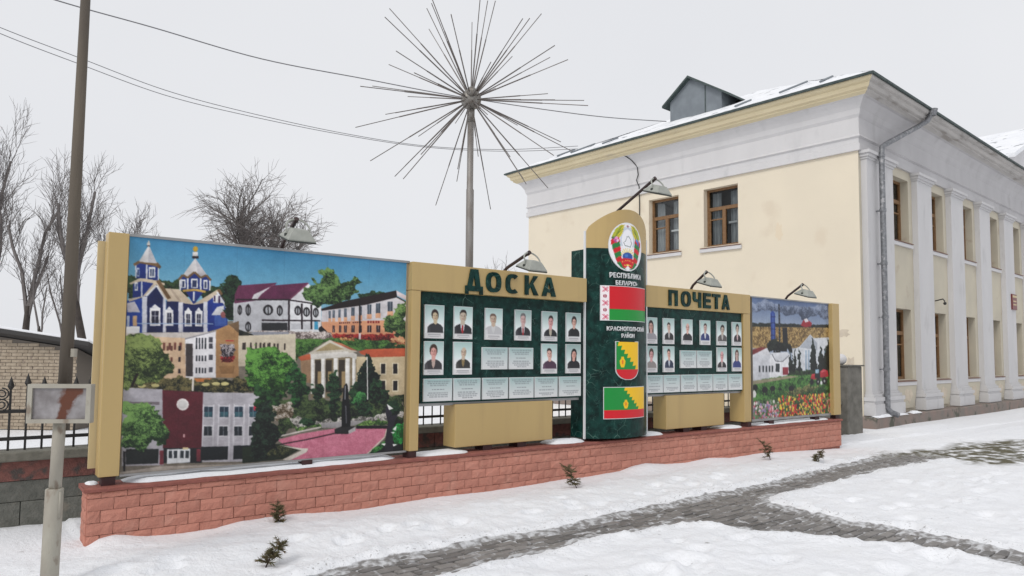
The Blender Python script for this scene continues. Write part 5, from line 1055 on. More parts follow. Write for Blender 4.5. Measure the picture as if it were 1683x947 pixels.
# ================================================================== MURAL PANELS
def feet(parent, xs, y0=.06, y1=.16, z1=.56, w_=.055):
    for x in xs: bx('foot', M['redsteel'], parent, x - w_, y0, .455, x + w_, y1, z1)
tm = empty('picture_panel', (1.7, .2, .46), 'wide printed town mural with blue church and pink square, leftmost panel', 'mural', 'printed picture panels')
def P_(parent, o): o.matrix_parent_inverse = Matrix.Translation(-Vector(parent.location)); return o
cv = Canvas(500, 374); run_ops(cv, MURAL_TOWN)
cv.a = grade(cv.a); pass
P_(tm, link('print', grid_mesh('print', cv, lambda u, v: (.255 + 2.86 * u, .098 + 0 * u, 2.69 - 2.145 * v), M['print'], PG), tm))
P_(tm, bx('backing', M['alu'], tm, .255, .102, .545, 3.115, .15, 2.69))
P_(tm, bx('frame_rail', M['alu'], tm, .252, .085, 2.69, 3.15, .16, 2.715)); P_(tm, bx('frame_rail', M['alu'], tm, .252, .085, .525, 3.15, .16, .545))
P_(tm, bx('end_post', M['gold'], tm, .076, .025, .542, .241, .20, 2.704, bevel=.006))
P_(tm, bx('back_panel', M['gold_light'], tm, .02, .215, .60, .30, .25, 2.64))
for o in [bx('foot', M['redsteel'], tm, x - .055, .07, .455, x + .055, .19, .533) for x in (.165, 1.98)]: P_(tm, o)

fm = empty('picture_panel', (11.2, .2, .46), 'square printed farm mural with tractor and flowers, nearest the cream building', 'mural', 'printed picture panels')
cv = Canvas(240, 194); run_ops(cv, MURAL_FARM)
cv.a = grade(cv.a); pass
P_(fm, link('print', grid_mesh('print', cv, lambda u, v: (9.885 + 2.6 * u, .098 + 0 * u, 2.67 - 2.095 * v), M['print'], PG), fm))
P_(fm, bx('backing', M['alu'], fm, 9.885, .102, .575, 12.485, .15, 2.67))
P_(fm, bx('frame_rail', M['alu'], fm, 9.83, .085, 2.67, 12.5, .16, 2.693)); P_(fm, bx('frame_rail', M['alu'], fm, 9.83, .085, .535, 12.5, .16, .575))
P_(fm, bx('end_post', M['gold'], fm, 12.40, .02, .54, 12.66, .20, 2.69, bevel=.006))
for o in [bx('foot', M['redsteel'], fm, x - .07, .08, .455, x + .07, .19, .534) for x in (10.4, 11.9, 12.63)]: P_(fm, o)

# ================================================================== HONOUR BOARDS
def ring(rx, ry, n=28, p=2.6):
    o = []
    for i in range(n):
        t = 2 * math.pi * i / n; c, s_ = math.cos(t), math.sin(t)
        o.append((rx * math.copysign(abs(c) ** (2 / p), c), ry * math.copysign(abs(s_) ** (2 / p), s_)))
    return o
def letter_mesh(ch, w_, h):
    """bold sans letter, lower left at the origin, in the x-z plane, 18 mm thick"""
    m = MB(); T = .30 * w_ if ch not in 'К' else .28 * w_; fn = lambda a, b, d: (a * w_ if False else a, d, b); y0, y1 = -.018, 0
    cnt = [0]
    def pl(pts): cnt[0] += 1; m.prism(pts, fn, y0 - .0012 * (cnt[0] if ch not in 'ОС' else 0), y1)
    def rect(a, b, c, d): pl([(a, c), (b, c), (b, d), (a, d)])
    hb = .21 * h
    if ch in 'ОС':
        n = 36; ro_, ri = ring(w_ / 2, h / 2, n), ring(w_ / 2 - T, h / 2 - hb * .92, n)
        for i in range(n):
            if ch == 'С' and math.cos(2 * math.pi * (i + .5) / n) > .62: continue
            j = (i + 1) % n; c = (w_ / 2, h / 2)
            pl([(ro_[i][0] + c[0], ro_[i][1] + c[1]), (ro_[j][0] + c[0], ro_[j][1] + c[1]), (ri[j][0] + c[0], ri[j][1] + c[1]), (ri[i][0] + c[0], ri[i][1] + c[1])])
    elif ch == 'К':
        rect(0, T, 0, h); pl([(T, h * .42), (w_ * .68, h), (w_, h), (w_ * .52, h * .50), (T, h * .28)]); pl([(w_ * .40, h * .52), (w_ * .58, h * .64), (w_ * 1.04, 0), (w_ * .70, 0)])
    elif ch == 'А':
        pl([(0, 0), (T, 0), (w_ * .52, h * .82), (w_ * .62, h), (w_ * .36, h)]); pl([(w_ - T, 0), (w_, 0), (w_ * .64, h), (w_ * .38, h), (w_ * .48, h * .82)]); rect(w_ * .26, w_ * .74, h * .20, h * .38)
    elif ch == 'Д':
        k = .22 * h; pl([(w_ * .10, k), (w_ * .36, k), (w_ * .52, h * .86), (w_ * .66, h), (w_ * .30, h)]); pl([(w_ * .62, k), (w_ * .88, k), (w_ * .72, h), (w_ * .40, h), (w_ * .47, h * .86)])
        rect(0, w_, k * .55, k * 1.5); rect(0, w_ * .17, 0, k * .55); rect(w_ * .83, w_, 0, k * .55)
    elif ch == 'П':
        rect(0, T, 0, h); rect(w_ - T, w_, 0, h); rect(T, w_ - T, h - hb, h)
    elif ch == 'Ч':
        rect(w_ - T, w_, 0, h); rect(0, T, h * .56, h); pl([(0, h * .56), (T * .5, h * .38), (w_ - T, h * .34), (w_ - T, h * .53), (T, h * .56)])
    elif ch == 'Е':
        rect(0, T, 0, h); rect(T, w_, 0, hb); rect(T, w_ * .94, h * .5 - hb / 2, h * .5 + hb / 2); rect(T, w_, h - hb, h)
    elif ch == 'Т':
        rect(0, w_, h - hb, h); rect(w_ / 2 - T / 2, w_ / 2 + T / 2, 0, h - hb)
    return m.mesh('letter', M['marble'])
SK = (226, 188, 172)
PN = [0]
def portrait(hair, coat, shirt=None, tie=None, style='m', skin=SK):
    c = Canvas(34, 52); PN[0] += 1; g = random.Random(PN[0] * 7 + 1)
    kx, dx, ky, dy = g.uniform(.86, 1.16), g.uniform(-.05, .05), g.uniform(.92, 1.10), g.uniform(-.015, .04); tilt = g.uniform(-.10, .10)
    skin = tuple(min(250, int(x * g.uniform(.93, 1.05))) for x in skin)
    base = c.poly
    def warp(col, pts):
        if min(p[1] for p in pts) > .835 or min(p[0] for p in pts) <= 0 or max(p[0] for p in pts) >= 1: return base(col, pts)
        base(col, [(.5 + dx + (x - .5) * kx + tilt * (.55 - y if y < .5 else 0), min(.845, (y - .3) * ky + .3 + dy)) for x, y in pts])
    c.poly = warp; bgk = g.uniform(.90, 1.04)
    t = np.linspace(0, 1, 52)[:, None, None]; c.a[:] = bgk * np.array((176, 206, 202)) * (1 - t) + np.array((236, 234, 234)) * np.minimum(1, t * 1.3)
    if style == 'long': c.ell(hair, .5, .30, .20, .20); c.box(hair, .31, .28, .69, .56)
    if style == 'mid': c.ell(hair, .5, .27, .20, .18)
    sh = [(.06, .84), (.08, .66), (.20, .58), (.38, .53), (.62, .53), (.80, .58), (.92, .66), (.94, .84)]
    c.poly(coat, sh); c.poly(tuple(min(255, x + 22) for x in coat), [(.08, .84), (.10, .70), (.2, .64), (.24, .84)])
    c.poly(skin, [(.41, .40), (.59, .40), (.60, .54), (.5, .58), (.40, .54)])
    if shirt: c.poly(shirt, [(.40, .53), (.5, .58), (.60, .53), (.57, .70), (.5, .80), (.43, .70)])
    if tie: c.poly(tie, [(.465, .57), (.535, .57), (.55, .76), (.5, .83), (.45, .76)])
    c.ell(skin, .5, .31, .155, .165); c.ell(tuple(x - 26 for x in skin), .59, .33, .06, .115)
    if style == 'm': c.poly(hair, [(.345, .30), (.34, .20), (.40, .13), (.5, .11), (.60, .13), (.66, .20), (.655, .30), (.62, .22), (.5, .19), (.38, .22)])
    elif style == 'bald': c.poly(hair, [(.345, .32), (.345, .24), (.37, .24), (.37, .34)]); c.poly(hair, [(.655, .32), (.655, .24), (.63, .24), (.63, .34)])
    else: c.poly(hair, [(.335, .36), (.33, .20), (.40, .12), (.5, .10), (.60, .12), (.67, .20), (.665, .36), (.63, .24), (.52, .19), (.40, .22), (.37, .30)])
    for x in (.44, .56): c.ell((70, 50, 48), x, .295, .022, .012)
    c.ell((170, 100, 96), .5, .385, .045, .011); c.box((190, 150, 138), .485, .30, .515, .345)
    c.box((236, 234, 234), 0, .84, 1, 1)
    c.box((140, 140, 146), .18, .875, .82, .89); c.box((165, 165, 170), .14, .92, .86, .93); c.box((165, 165, 170), .26, .955, .74, .965)
    c.box((222, 232, 230), 0, 0, .035, 1); c.box((222, 232, 230), .965, 0, 1, 1); c.box((222, 232, 230), 0, 0, 1, .02)
    return c
def textcard(seed):
    c = Canvas(44, 30); g = random.Random(seed)
    t = np.linspace(0, 1, 30)[:, None, None] ** .45; c.a[:] = np.array((150, 192, 190)) * (1 - t) + np.array((238, 238, 238)) * t
    for y, a, b in ((.12, .10, .90), (.20, .14, .86), (.28, .2, .8), (.46, .28, .72), (.62, .16, .84), (.70, .12, .88), (.78, .16, .84), (.86, .3, .7)):
        if g.random() < .12: continue
        x = a + g.uniform(0, .05)
        while x < b - .03:
            w_ = g.uniform(.04, .11); c.box((132, 138, 144), x, y, min(b, x + w_), y + .035); x += w_ + .02
    c.box((228, 236, 234), 0, 0, .02, 1); c.box((228, 236, 234), .98, 0, 1, 1); c.box((228, 236, 234), 0, 0, 1, .03); c.box((228, 236, 234), 0, .97, 1, 1)
    return c
def card(parent, cvs, name, x0, x1, z0, z1):
    y = .098
    o = P_(parent, link(name, grid_mesh(name, cvs, lambda u, v: (x0 + (x1 - x0) * u, y + 0 * u, z1 - (z1 - z0) * v), M['photo'], .8), parent))
    b = MB(); b.box(x0 - .003, y + .002, z0 - .003, x1 + .003, .119, z1 + .003); q = b.build('card_edge', M['white_edge'], o); q.location = (0, 0, 0)
    return o
DK = (40, 40, 46)
PEOPLE1 = [[((52, 36, 34), (58, 58, 62), None, None, 'mid'), ((46, 34, 32), (44, 42, 48), (226, 224, 228), (176, 44, 52), 'm'), ((120, 96, 84), (206, 206, 208), (222, 222, 222), None, 'm'), ((120, 118, 118), (48, 46, 52), (228, 226, 230), (176, 48, 56), 'm'), ((52, 40, 36), (40, 40, 44), (200, 190, 170), None, 'm'), ((50, 40, 40), (38, 36, 40), None, None, 'mid')],
           [((70, 52, 42), (64, 60, 64), (206, 180, 170), None, 'mid'), ((130, 124, 120), (58, 58, 56), (150, 130, 90), None, 'bald'), 0, 0, ((48, 36, 34), (84, 56, 78), None, None, 'm'), ((30, 26, 28), (36, 34, 38), None, None, 'long')]]
PEOPLE2 = [[((36, 28, 30), (170, 166, 172), None, None, 'long'), ((60, 46, 42), (52, 50, 52), (190, 186, 186), None, 'm'), ((90, 76, 70), (46, 44, 48), None, None, 'bald'), ((76, 60, 56), (52, 62, 120), (226, 226, 232), None, 'm'), ((48, 38, 36), (96, 92, 92), (200, 196, 190), None, 'mid'), ((44, 34, 34), (46, 40, 46), (220, 190, 190), None, 'mid')],
           [((80, 62, 54), (160, 152, 150), None, None, 'mid'), ((50, 40, 40), (50, 58, 84), (210, 216, 226), None, 'm'), 0, 0, ((70, 58, 52), (48, 44, 48), (190, 180, 176), None, 'bald'), ((90, 66, 54), (54, 66, 130), None, None, 'long')]]
ROW1 = [.0, .41, .87, 1.34, 1.79, 2.22]; ROW3 = [.0, .415, .84, 1.26, 1.675, 2.10]
def honour_board(x0, hx0, hx1, post, letters, people, bx0, bx1, label, cx0, k_=1.0, yf=.02):
    b = empty('honour_board', (cx0, .2, .46), label, 'board', 'honour boards')
    A = lambda o: P_(b, o)
    A(bx('marble_panel', M['marble'], b, x0 - .03, .12, 1.065, x0 + 2.51 * k_, .17, 2.40))
    A(bx('header', M['gold'], b, hx0, yf, 2.376, hx1, .22 + yf, 2.704, bevel=.006))
    A(bx('post', M['gold'], b, post[0], yf + .004, .54, post[1], .30 + yf, 2.373, bevel=.006))
    A(bx('bottom_rail', M['alu'], b, min(post[0], x0), .15, 1.03, max(post[1], x0 + 2.5 * k_), .2, 1.063))
    A(bx('box', M['gold'], b, bx0, .098, .525, bx1, .36, 1.04, bevel=.008))
    for x in (bx0 + .5, bx1 - .5): A(bx('foot', M['redsteel'], b, x - .07, .12, .455, x + .07, .3, .523))
    A(bx('foot', M['redsteel'], b, (post[0] + post[1]) / 2 - .05, .05, .455, (post[0] + post[1]) / 2 + .05, .19, .538))
    for ch, a, c, z0, z1 in letters:
        o = link('letter', letter_mesh(ch, c - a, z1 - z0), b); kk = (.08 - yf) / 7.8; o.location = (a - (a + .9) * kk, yf - .0015, z0 - (z0 - 1.65) * kk); A(o)
    for r, row in enumerate(people):
        z0, z1 = ((1.83, 2.22), (1.40, 1.79))[r]
        for k, pdef in enumerate(row):
            if pdef: card(b, portrait(*pdef), 'portrait_card', x0 + ROW1[k] * k_, x0 + ROW1[k] * k_ + .265 * k_, z0, z1)
            else: card(b, textcard(k + r), 'text_card', x0 + (.83 if k == 2 else 1.25) * k_, x0 + ((.83 if k == 2 else 1.25) + .39) * k_, 1.46, 1.73)
    for k in range(6): card(b, textcard(20 + k + int(x0)), 'text_card', x0 + ROW3[k] * k_, x0 + (ROW3[k] + .39) * k_, 1.09, 1.35)
    return b
honour_board(3.37, 3.15, 5.895, (3.15, 3.268), [('Д', 3.91, 4.165, 2.378, 2.685), ('О', 4.22, 4.45, 2.42, 2.672), ('С', 4.525, 4.748, 2.42, 2.67), ('К', 4.836, 5.05, 2.42, 2.672), ('А', 5.125, 5.362, 2.42, 2.672)],
             PEOPLE1, 3.81, 5.35, 'beige and green portrait board left of the pylon, with five header letters', 4.6)
honour_board(7.18, 7.165, 9.80, (9.605, 9.80), [('П', 7.667, 7.873, 2.418, 2.662), ('О', 7.962, 8.194, 2.418, 2.662), ('Ч', 8.249, 8.45, 2.418, 2.662), ('Е', 8.511, 8.699, 2.418, 2.662), ('Т', 8.742, 8.954, 2.418, 2.662), ('А', 8.994, 9.2, 2.418, 2.662)],
             PEOPLE2, 7.63, 9.07, 'beige and green portrait board right of the pylon, with six header letters', 8.45, .962, .076)

# ================================================================== CENTRAL PYLON
py = empty('pylon', (6.55, .1, .46), 'tall green marble pylon with curved front, emblem, flag and shield', 'pylon')
HC, SG = .62, .25; AR = (HC * HC + SG * SG) / (2 * SG); AH = math.asin(HC / AR); ARC = AR * AH
def arc(s_, z, d=0):
    """s_: length along the curve from the middle, d: distance in front of the surface"""
    a = s_ / AR; return (6.55 + (AR + d) * np.sin(a), .08 + (AR - SG) - (AR + d) * np.cos(a), z)
def curved(name, material, outline, d0, d1, parent, n=28, smooth=False):
    """outline(t) -> (z low, z high) for t in -1..1"""
    m = MB()
    for i in range(n):
        t0, t1 = -1 + 2 * i / n, -1 + 2 * (i + 1) / n
        (a0, b0), (a1, b1) = outline(t0), outline(t1)
        p = [arc(t0 * ARC, a0, d0), arc(t1 * ARC, a1, d0), arc(t1 * ARC, b1, d0), arc(t0 * ARC, b0, d0), arc(t0 * ARC, a0, d1), arc(t1 * ARC, a1, d1), arc(t1 * ARC, b1, d1), arc(t0 * ARC, b0, d1)]
        fs = [(0, 1, 2, 3), (7, 6, 5, 4), (3, 2, 6, 7), (0, 4, 5, 1)]
        if i == 0: fs.append((0, 3, 7, 4))
        if i == n - 1: fs.append((1, 5, 6, 2))
        m.add(p, fs)
    return P_(py, m.build(name, material, parent))
curved('curved_front', M['marble'], lambda t: (.50, 3.14), 0, -.03, py)
curved('gold_top', M['gold'], lambda t: (3.142, 3.37 + .35 * math.sqrt(max(0, 1 - t * t)) * (.55 + .45 * (1 - t * t))), 0, -.03, py, n=40)
P_(py, bx('body', M['marble'], py, 5.95, .105, .50, 7.15, .40, 3.13))
for x in (5.922, 7.178): P_(py, bx('edge_strip', M['white_edge'], py, x - .012, .078, .495, x + .012, .105, 3.38))
for x in (6.2, 6.9): P_(py, bx('foot', M['redsteel'], py, x - .1, .1, .455, x + .1, .32, .498))
def on_arc(cv, s0, s1, z0, z1, name, border=True):
    n = grid_mesh(name, cv, lambda u, v: arc(s0 + (s1 - s0) * u, z1 - (z1 - z0) * v, .016), M['photo'], 1.0)
    o = P_(py, link(name, n, py))
    m = MB(); k = 20
    for i in range(k):
        a, b = s0 - .008 + (s1 - s0 + .016) * i / k, s0 - .008 + (s1 - s0 + .016) * (i + 1) / k
        p = [arc(a, z0 - .008, .0145), arc(b, z0 - .008, .0145), arc(b, z1 + .008, .0145), arc(a, z1 + .008, .0145), arc(a, z0 - .008, .001), arc(b, z0 - .008, .001), arc(b, z1 + .008, .001), arc(a, z1 + .008, .001)]
        m.add(p, [(0, 1, 2, 3), (3, 2, 6, 7), (0, 4, 5, 1)] + ([(0, 3, 7, 4)] if i == 0 else []) + ([(1, 5, 6, 2)] if i == k - 1 else []))
    m.build('plate', M['white_edge'], o)
    return o
# state flag with ornament band
cv = Canvas(150, 80, (200, 14, 30)); cv.box((16, 140, 50), 0, .667, 1, 1); cv.box((236, 228, 230), 0, 0, .145, 1)
for k in range(5):
    y = .1 + .2 * k; c = (200, 60, 90)
    if k % 2 == 0:
        for a in (-1, 1): cv.line(c, .014, [(.03, y - a * .07), (.115, y + a * .07)]); cv.line(c, .010, [(.05, y - a * .08), (.13, y + a * .05)])
    else:
        cv.ell((150, 30, 56), .072, y, .03, .055); cv.box((236, 228, 230), .066, y - .06, .078, y + .06)
on_arc(cv, -.70 * ARC, .58 * ARC, 2.135, 2.61, 'state_flag')
def district(cv, L, base, jug):
    g, y, rd = (12, 138, 54), (240, 190, 20), (206, 18, 34)
    cv.a[:] = g; n = 7; p0, p1 = L; pts = []
    for i in range(n):
        a = np.array(p0) + (np.array(p1) - np.array(p0)) * i / n; b = np.array(p0) + (np.array(p1) - np.array(p0)) * (i + 1) / n
        pts += [tuple(a), (a[0] - (p1[0] - p0[0]) * .05, b[1] + .012)]
    pts += [tuple(p1), (1.02, p1[1]), (1.02, -.02), (p0[0], -.02)]; cv.poly(y, pts)
    cv.box(rd, 0, base, 1, 1.01); x, yy, w_, h = jug
    cv.poly(y, [(x - .35 * w_, yy), (x + .35 * w_, yy), (x + .3 * w_, yy + .15 * h), (x + w_ * .7, yy + .4 * h), (x + w_ * .6, yy + .7 * h), (x + .35 * w_, yy + h), (x - .35 * w_, yy + h), (x - w_ * .6, yy + .7 * h), (x - w_ * .7, yy + .4 * h), (x - .3 * w_, yy + .15 * h)])
    cv.ell((222, 120, 30), x, yy + .5 * h, w_ * .22, h * .22, 8)
cv = Canvas(120, 66); district(cv, ((.42, .0), (.84, .73)), .73, (.44, .40, .085, .28)); on_arc(cv, -.63 * ARC, .50 * ARC, .776, 1.20, 'district_flag')
# shield: colour grid pulled to a rounded foot
cv = Canvas(70, 100); district(cv, ((.10, .0), (1.0, .735)), .735, (.25, .40, .17, .28))
def shield(u, v):
    zc = v; half_ = np.where(v < .72, 1.0, np.sqrt(np.clip(1 - ((v - .72) / .285) ** 2, 0, 1))); return arc((-.0645 + (u - .5) * .60 * half_) * ARC, 1.835 - .52 * v, .016)
so_ = P_(py, link('shield', grid_mesh('shield', cv, shield, M['photo'], 1.0), py))
m = MB(); vs = []; k = 24
for i in range(k + 1):
    v = i / k; h_ = 1.0 if v < .72 else math.sqrt(max(0, 1 - ((v - .72) / .285) ** 2)); e = .02
    for sgn in (-1, 1): vs += [arc((-.0645 + sgn * (.30 * h_ + .018)) * ARC, 1.845 - .54 * v, .0145), arc((-.0645 + sgn * (.30 * h_ + .018)) * ARC, 1.845 - .54 * v, .0)]
m.add(vs, [(4 * i, 4 * i + 2, 4 * i + 6, 4 * i + 4) for i in range(k)] + [(4 * i, 4 * i + 4, 4 * i + 5, 4 * i + 1) for i in range(k)] + [(4 * i + 2, 4 * i + 3, 4 * i + 7, 4 * i + 6) for i in range(k)] + [(0, 1, 3, 2)])
m.build('plate', M['white_edge'], so_)
# round state emblem
cv = Canvas(120, 132, (232, 230, 234))
cv.poly((196, 204, 216), [(.3, .1), (.7, .1), (.72, .5), (.28, .5)]); cv.ell((236, 236, 240), .5, .36, .17, .22)
for sgn in (-1, 1):
    X = lambda x: .5 + sgn * x
    for k in range(9):
        t = k / 8; cv.line(((196, 176, 40), (150, 160, 50), (216, 200, 70))[k % 3], .03, [(X(.10 + .06 * t), .06 + .02 * k), (X(.30 + .05 * t), .10 + .045 * k)])
    cv.poly((170, 176, 50), [(X(.16), .06), (X(.34), .16), (X(.42), .30), (X(.34), .34), (X(.24), .20)])
    for k in range(6): cv.line((110, 130, 40), .012, [(X(.18 + .03 * k), .08 + .04 * k), (X(.23 + .03 * k), .22 + .035 * k)])
    # ribbon
    for k in range(5):
        c = ((200, 20, 36), (30, 120, 60))[k % 2]; y = .38 + .095 * k
        cv.poly(c, [(X(.46 - .03 * k), y), (X(.24 - .015 * k), y - .07), (X(.22 - .015 * k), y + .035), (X(.44 - .04 * k), y + .10)])
for x, y, c in ((.14, .36, (196, 110, 180)), (.20, .33, (226, 150, 200)), (.17, .40, (170, 80, 160)), (.22, .39, (230, 190, 220)), (.10, .34, (40, 90, 60)), (.84, .38, (50, 110, 190)), (.80, .35, (70, 140, 210)), (.86, .43, (40, 90, 160))): cv.ell(c, x, y, .035, .03, 10)
mp = [(.42, .48), (.38, .42), (.44, .38), (.47, .30), (.52, .28), (.58, .34), (.62, .42), (.58, .50)]
for a, b in zip(mp, mp[1:] + mp[:1]): cv.line((70, 90, 84), .012, [a, b])
for k in range(9): cv.line((236, 206, 60), .02, [(.5, .68), (.5 + .2 * math.cos(math.pi * (k + .5) / 9), .68 - .16 * math.sin(math.pi * (k + .5) / 9))])
cv.ell((40, 80, 160), .5, .70, .15, .085); cv.ell((70, 120, 190), .46, .685, .05, .03); cv.box((200, 20, 36), .34, .74, .66, .84)
cv.poly((200, 24, 40), [(.26, .86), (.32, .76), (.5, .735), (.68, .76), (.74, .86), (.62, .93), (.5, .95), (.38, .93)])
for k in range(9): a = math.pi * (1.18 + .64 * k / 8); cv.ell((236, 186, 90), .5 + .22 * math.cos(a), .93 + .15 * math.sin(a), .014, .014, 6)
cv.poly((30, 120, 60), [(.20, .86), (.28, .80), (.36, .92), (.46, .97), (.36, .97)]); cv.poly((30, 120, 60), [(.80, .86), (.72, .80), (.64, .92), (.54, .97), (.64, .97)])
cv.poly((236, 220, 90), [(.36, .90), (.5, .86), (.64, .90), (.5, .885)]); cv.ell((236, 236, 236), .5, .95, .035, .06)
st = [(.5 + (.04 if i % 2 == 0 else .017) * math.sin(math.pi * i / 5), .085 - (.036 if i % 2 == 0 else .015) * math.cos(math.pi * i / 5)) for i in range(10)]; cv.poly((120, 30, 50), st)
colr = cv.lin(1.0); ER, ET = 34, 84; EW, EH, EZ, ES = .312, .345, 3.18, -.085 * ARC
vs, cs, fs = [], [], []
for i in range(ER + 1):
    for j in range(ET):
        r = i / ER; t = 2 * math.pi * j / ET; u, v = .5 + .5 * r * math.cos(t), .5 - .5 * r * math.sin(t)
        vs.append(arc(ES + EW * r * math.cos(t), EZ + EH * r * math.sin(t), .02)); cs.append(colr[min(131, int(v * 132)), min(119, int(u * 120))] if r < .965 else (.72, .73, .76))
for i in range(ER):
    for j in range(ET): fs.append((i * ET + j, i * ET + (j + 1) % ET, (i + 1) * ET + (j + 1) % ET, (i + 1) * ET + j))
b0 = len(vs)
for j in range(ET): t = 2 * math.pi * j / ET; vs.append(arc(ES + EW * math.cos(t), EZ + EH * math.sin(t), 0)); cs.append((.6, .6, .62))
for j in range(ET): fs.append((ER * ET + j, ER * ET + (j + 1) % ET, b0 + (j + 1) % ET, b0 + j))
em = bpy.data.meshes.new('emblem'); em.from_pydata(vs, [], fs); a = em.color_attributes.new('print', 'FLOAT_COLOR', 'POINT'); a.data.foreach_set('color', np.array([(*c, 1) for c in cs], np.float32).ravel()); em.materials.append(M['photo'])
P_(py, link('emblem', em, py))
# raised white lettering bent round the curve
def lettering(txt, sc, zb_, h):
    cu = bpy.data.curves.new('lettering', 'FONT'); cu.body = txt; cu.align_x = 'CENTER'; cu.size = 1; cu.offset = .03; cu.space_character = 1.08
    t = bpy.data.objects.new('lettering', cu); COL.objects.link(t); bpy.context.view_layer.update()
    me = bpy.data.meshes.new_from_object(t.evaluated_get(bpy.context.evaluated_depsgraph_get())); bpy.data.objects.remove(t)
    if not len(me.vertices): return
    xs = [v.co.x for v in me.vertices]; ys = [v.co.y for v in me.vertices]; k = h / .92
    for v in me.vertices: v.co = arc(sc + v.co.x * k * .92, zb_ + v.co.y * k, .012)
    bm = bmesh.new(); bm.from_mesh(me); r = bmesh.ops.extrude_face_region(bm, geom=bm.faces[:]); 
    for v in [g for g in r['geom'] if isinstance(g, bmesh.types.BMVert)]:
        v.co.y += .010
    bmesh.ops.recalc_face_normals(bm, faces=bm.faces); bm.to_mesh(me); bm.free()
    me.materials.clear(); me.materials.append(M['white_edge']); P_(py, link('lettering', me, py))
lettering('РЕСПУБЛИКА', -.07 * ARC, 2.735, .085); lettering('БЕЛАРУСЬ', -.07 * ARC, 2.633, .075)
lettering('КРАСНОПОЛЬСКИЙ', -.02 * ARC, 1.99, .072); lettering('РАЙОН', -.055 * ARC, 1.895, .068)

# ================================================================== FLOODLIGHTS OVER THE BOARD
def floodlight(u, yb, zb_, yt, zt, label):
    f = empty('floodlight', (u, yb, zb_), label, 'floodlight', 'floodlights over the board')
    dy, dz = yt - yb, zt - zb_
    m = MB(); m.tube([(0, 0, -.25), (0, 0, dz * .05), (0, dy * .05, dz * .2), (0, dy * .16, dz * .36), (0, dy, dz)], .021, 8); m.tube([(0, dy * .93, dz * .94), (0, dy * 1.02, dz * 1.02)], .027, 8); m.build('arm', M['pipe_black'], f, smooth=False)
    hd = Vector((.0, dy - .06, dz - .165)); tl = Matrix.Rotation(R(17), 4, 'X')
    tr = lambda x, y, z: hd + (tl @ Vector((x, y, z)))
    a, b, c, d = .138, .138, .076, .062
    m = MB()
    m.add([tr(-a, -b, -.05), tr(a, -b, -.05), tr(a, b, -.05), tr(-a, b, -.05), tr(-a, -b, -.03), tr(a, -b, -.03), tr(a, b, -.03), tr(-a, b, -.03), tr(-c, -d - .01, .06), tr(c, -d - .01, .06), tr(c, d - .01, .06), tr(-c, d - .01, .06)],
          [(0, 1, 5, 4), (1, 2, 6, 5), (2, 3, 7, 6), (3, 0, 4, 7), (4, 5, 9, 8), (5, 6, 10, 9), (6, 7, 11, 10), (7, 4, 8, 11), (8, 9, 10, 11)]); h = m.build('housing', M['lamp'], f)
    g = MB(); g.quad(tr(-a + .02, -b + .02, -.052), tr(a - .02, -b + .02, -.052), tr(a - .02, b - .02, -.052), tr(-a + .02, b - .02, -.052)); g.build('glass', M['lamp_glass'], h)
    r = MB()
    for p, q in (((-a, -b), (a, -b)), ((a, -b), (a, b)), ((a, b), (-a, b)), ((-a, b), (-a, -b))): r.tube([tr(*p, -.05), tr(*q, -.05)], .009, 5)
    r.build('rim', M['lamp_rim'], h)
    y = MB(); n = 12; pts = [tr(-.12, 0, -.01)] + [Vector((-.12 * math.cos(math.pi * i / n) * 1.0, dy - .06 * (1 - math.sin(math.pi * i / n)), dz - .10 + .10 * math.sin(math.pi * i / n))) for i in range(n + 1)] + [tr(.12, 0, -.01)]
    y.tube(pts, .010, 6); y.build('yoke', M['lamp'], f)
    for s_ in (-1, 1):
        k = MB(); k.tube([tr(s_ * .105, 0, -.01), tr(s_ * .135, 0, -.01)], .018, 8); k.build('pivot_bolt', M['lamp_rim'], f)
floodlight(1.70, .25, 2.68, -.17, 2.985, 'floodlight on a bent arm above the town mural')
floodlight(4.62, .25, 2.68, -.29, 2.91, 'floodlight above the header of the portrait board beside the town mural')
floodlight(6.55, .20, 3.55, -.635, 4.08, 'highest floodlight, on the long arm over the pylon top')
floodlight(8.42, .25, 2.68, -.07, 2.985, 'floodlight above the header of the portrait board beside the farm mural')
floodlight(11.15, .25, 2.66, -.11, 2.965, 'floodlight on a bent arm above the farm mural')

# ================================================================== STARBURST SCULPTURE
DX, DY, DZ = 5.25, 1.985, 5.64
sb = empty('starburst_sculpture', (DX, DY, -.2), 'tall steel dandelion sculpture of radiating rods on a pole', 'sculpture')
def dpart(name, m, mt, smooth=True): o = m.build(name, mt, sb, smooth=smooth); o.location = (-DX, -DY, .2); return o
m = MB(); m.tube([(DX + .02, DY, -.5), (DX + .004, DY, 4.2), (DX, DY, 4.22), (DX, DY, 5.52)], [.06, .06, .05, .05], 12); dpart('pole', m, M['steel'])
m = MB(); m.tube([(DX, DY, 5.28), (DX, DY, 5.5)], .06, 12); dpart('collar', m, M['hub'])
m = MB(); m.sphere((DX, DY, DZ), .165, 16, 10); m.sphere((DX - .07, DY - .12, DZ + .07), .085, 10, 8); hubo = dpart('hub', m, M['hub'], False)
def rod_mesh(L):
    m = MB(); m.tube([(0, 0, .10), (0, 0, L * .62)], .0098, 6); m.tube([(0, 0, L * .62), (0, 0, L)], .0068, 5); return m.mesh('rod', M['rod'])
rods = [rod_mesh(l) for l in (1.87, 1.8, 1.72, 1.62, 1.5)]
NR = 57; g_ = random.Random(12)
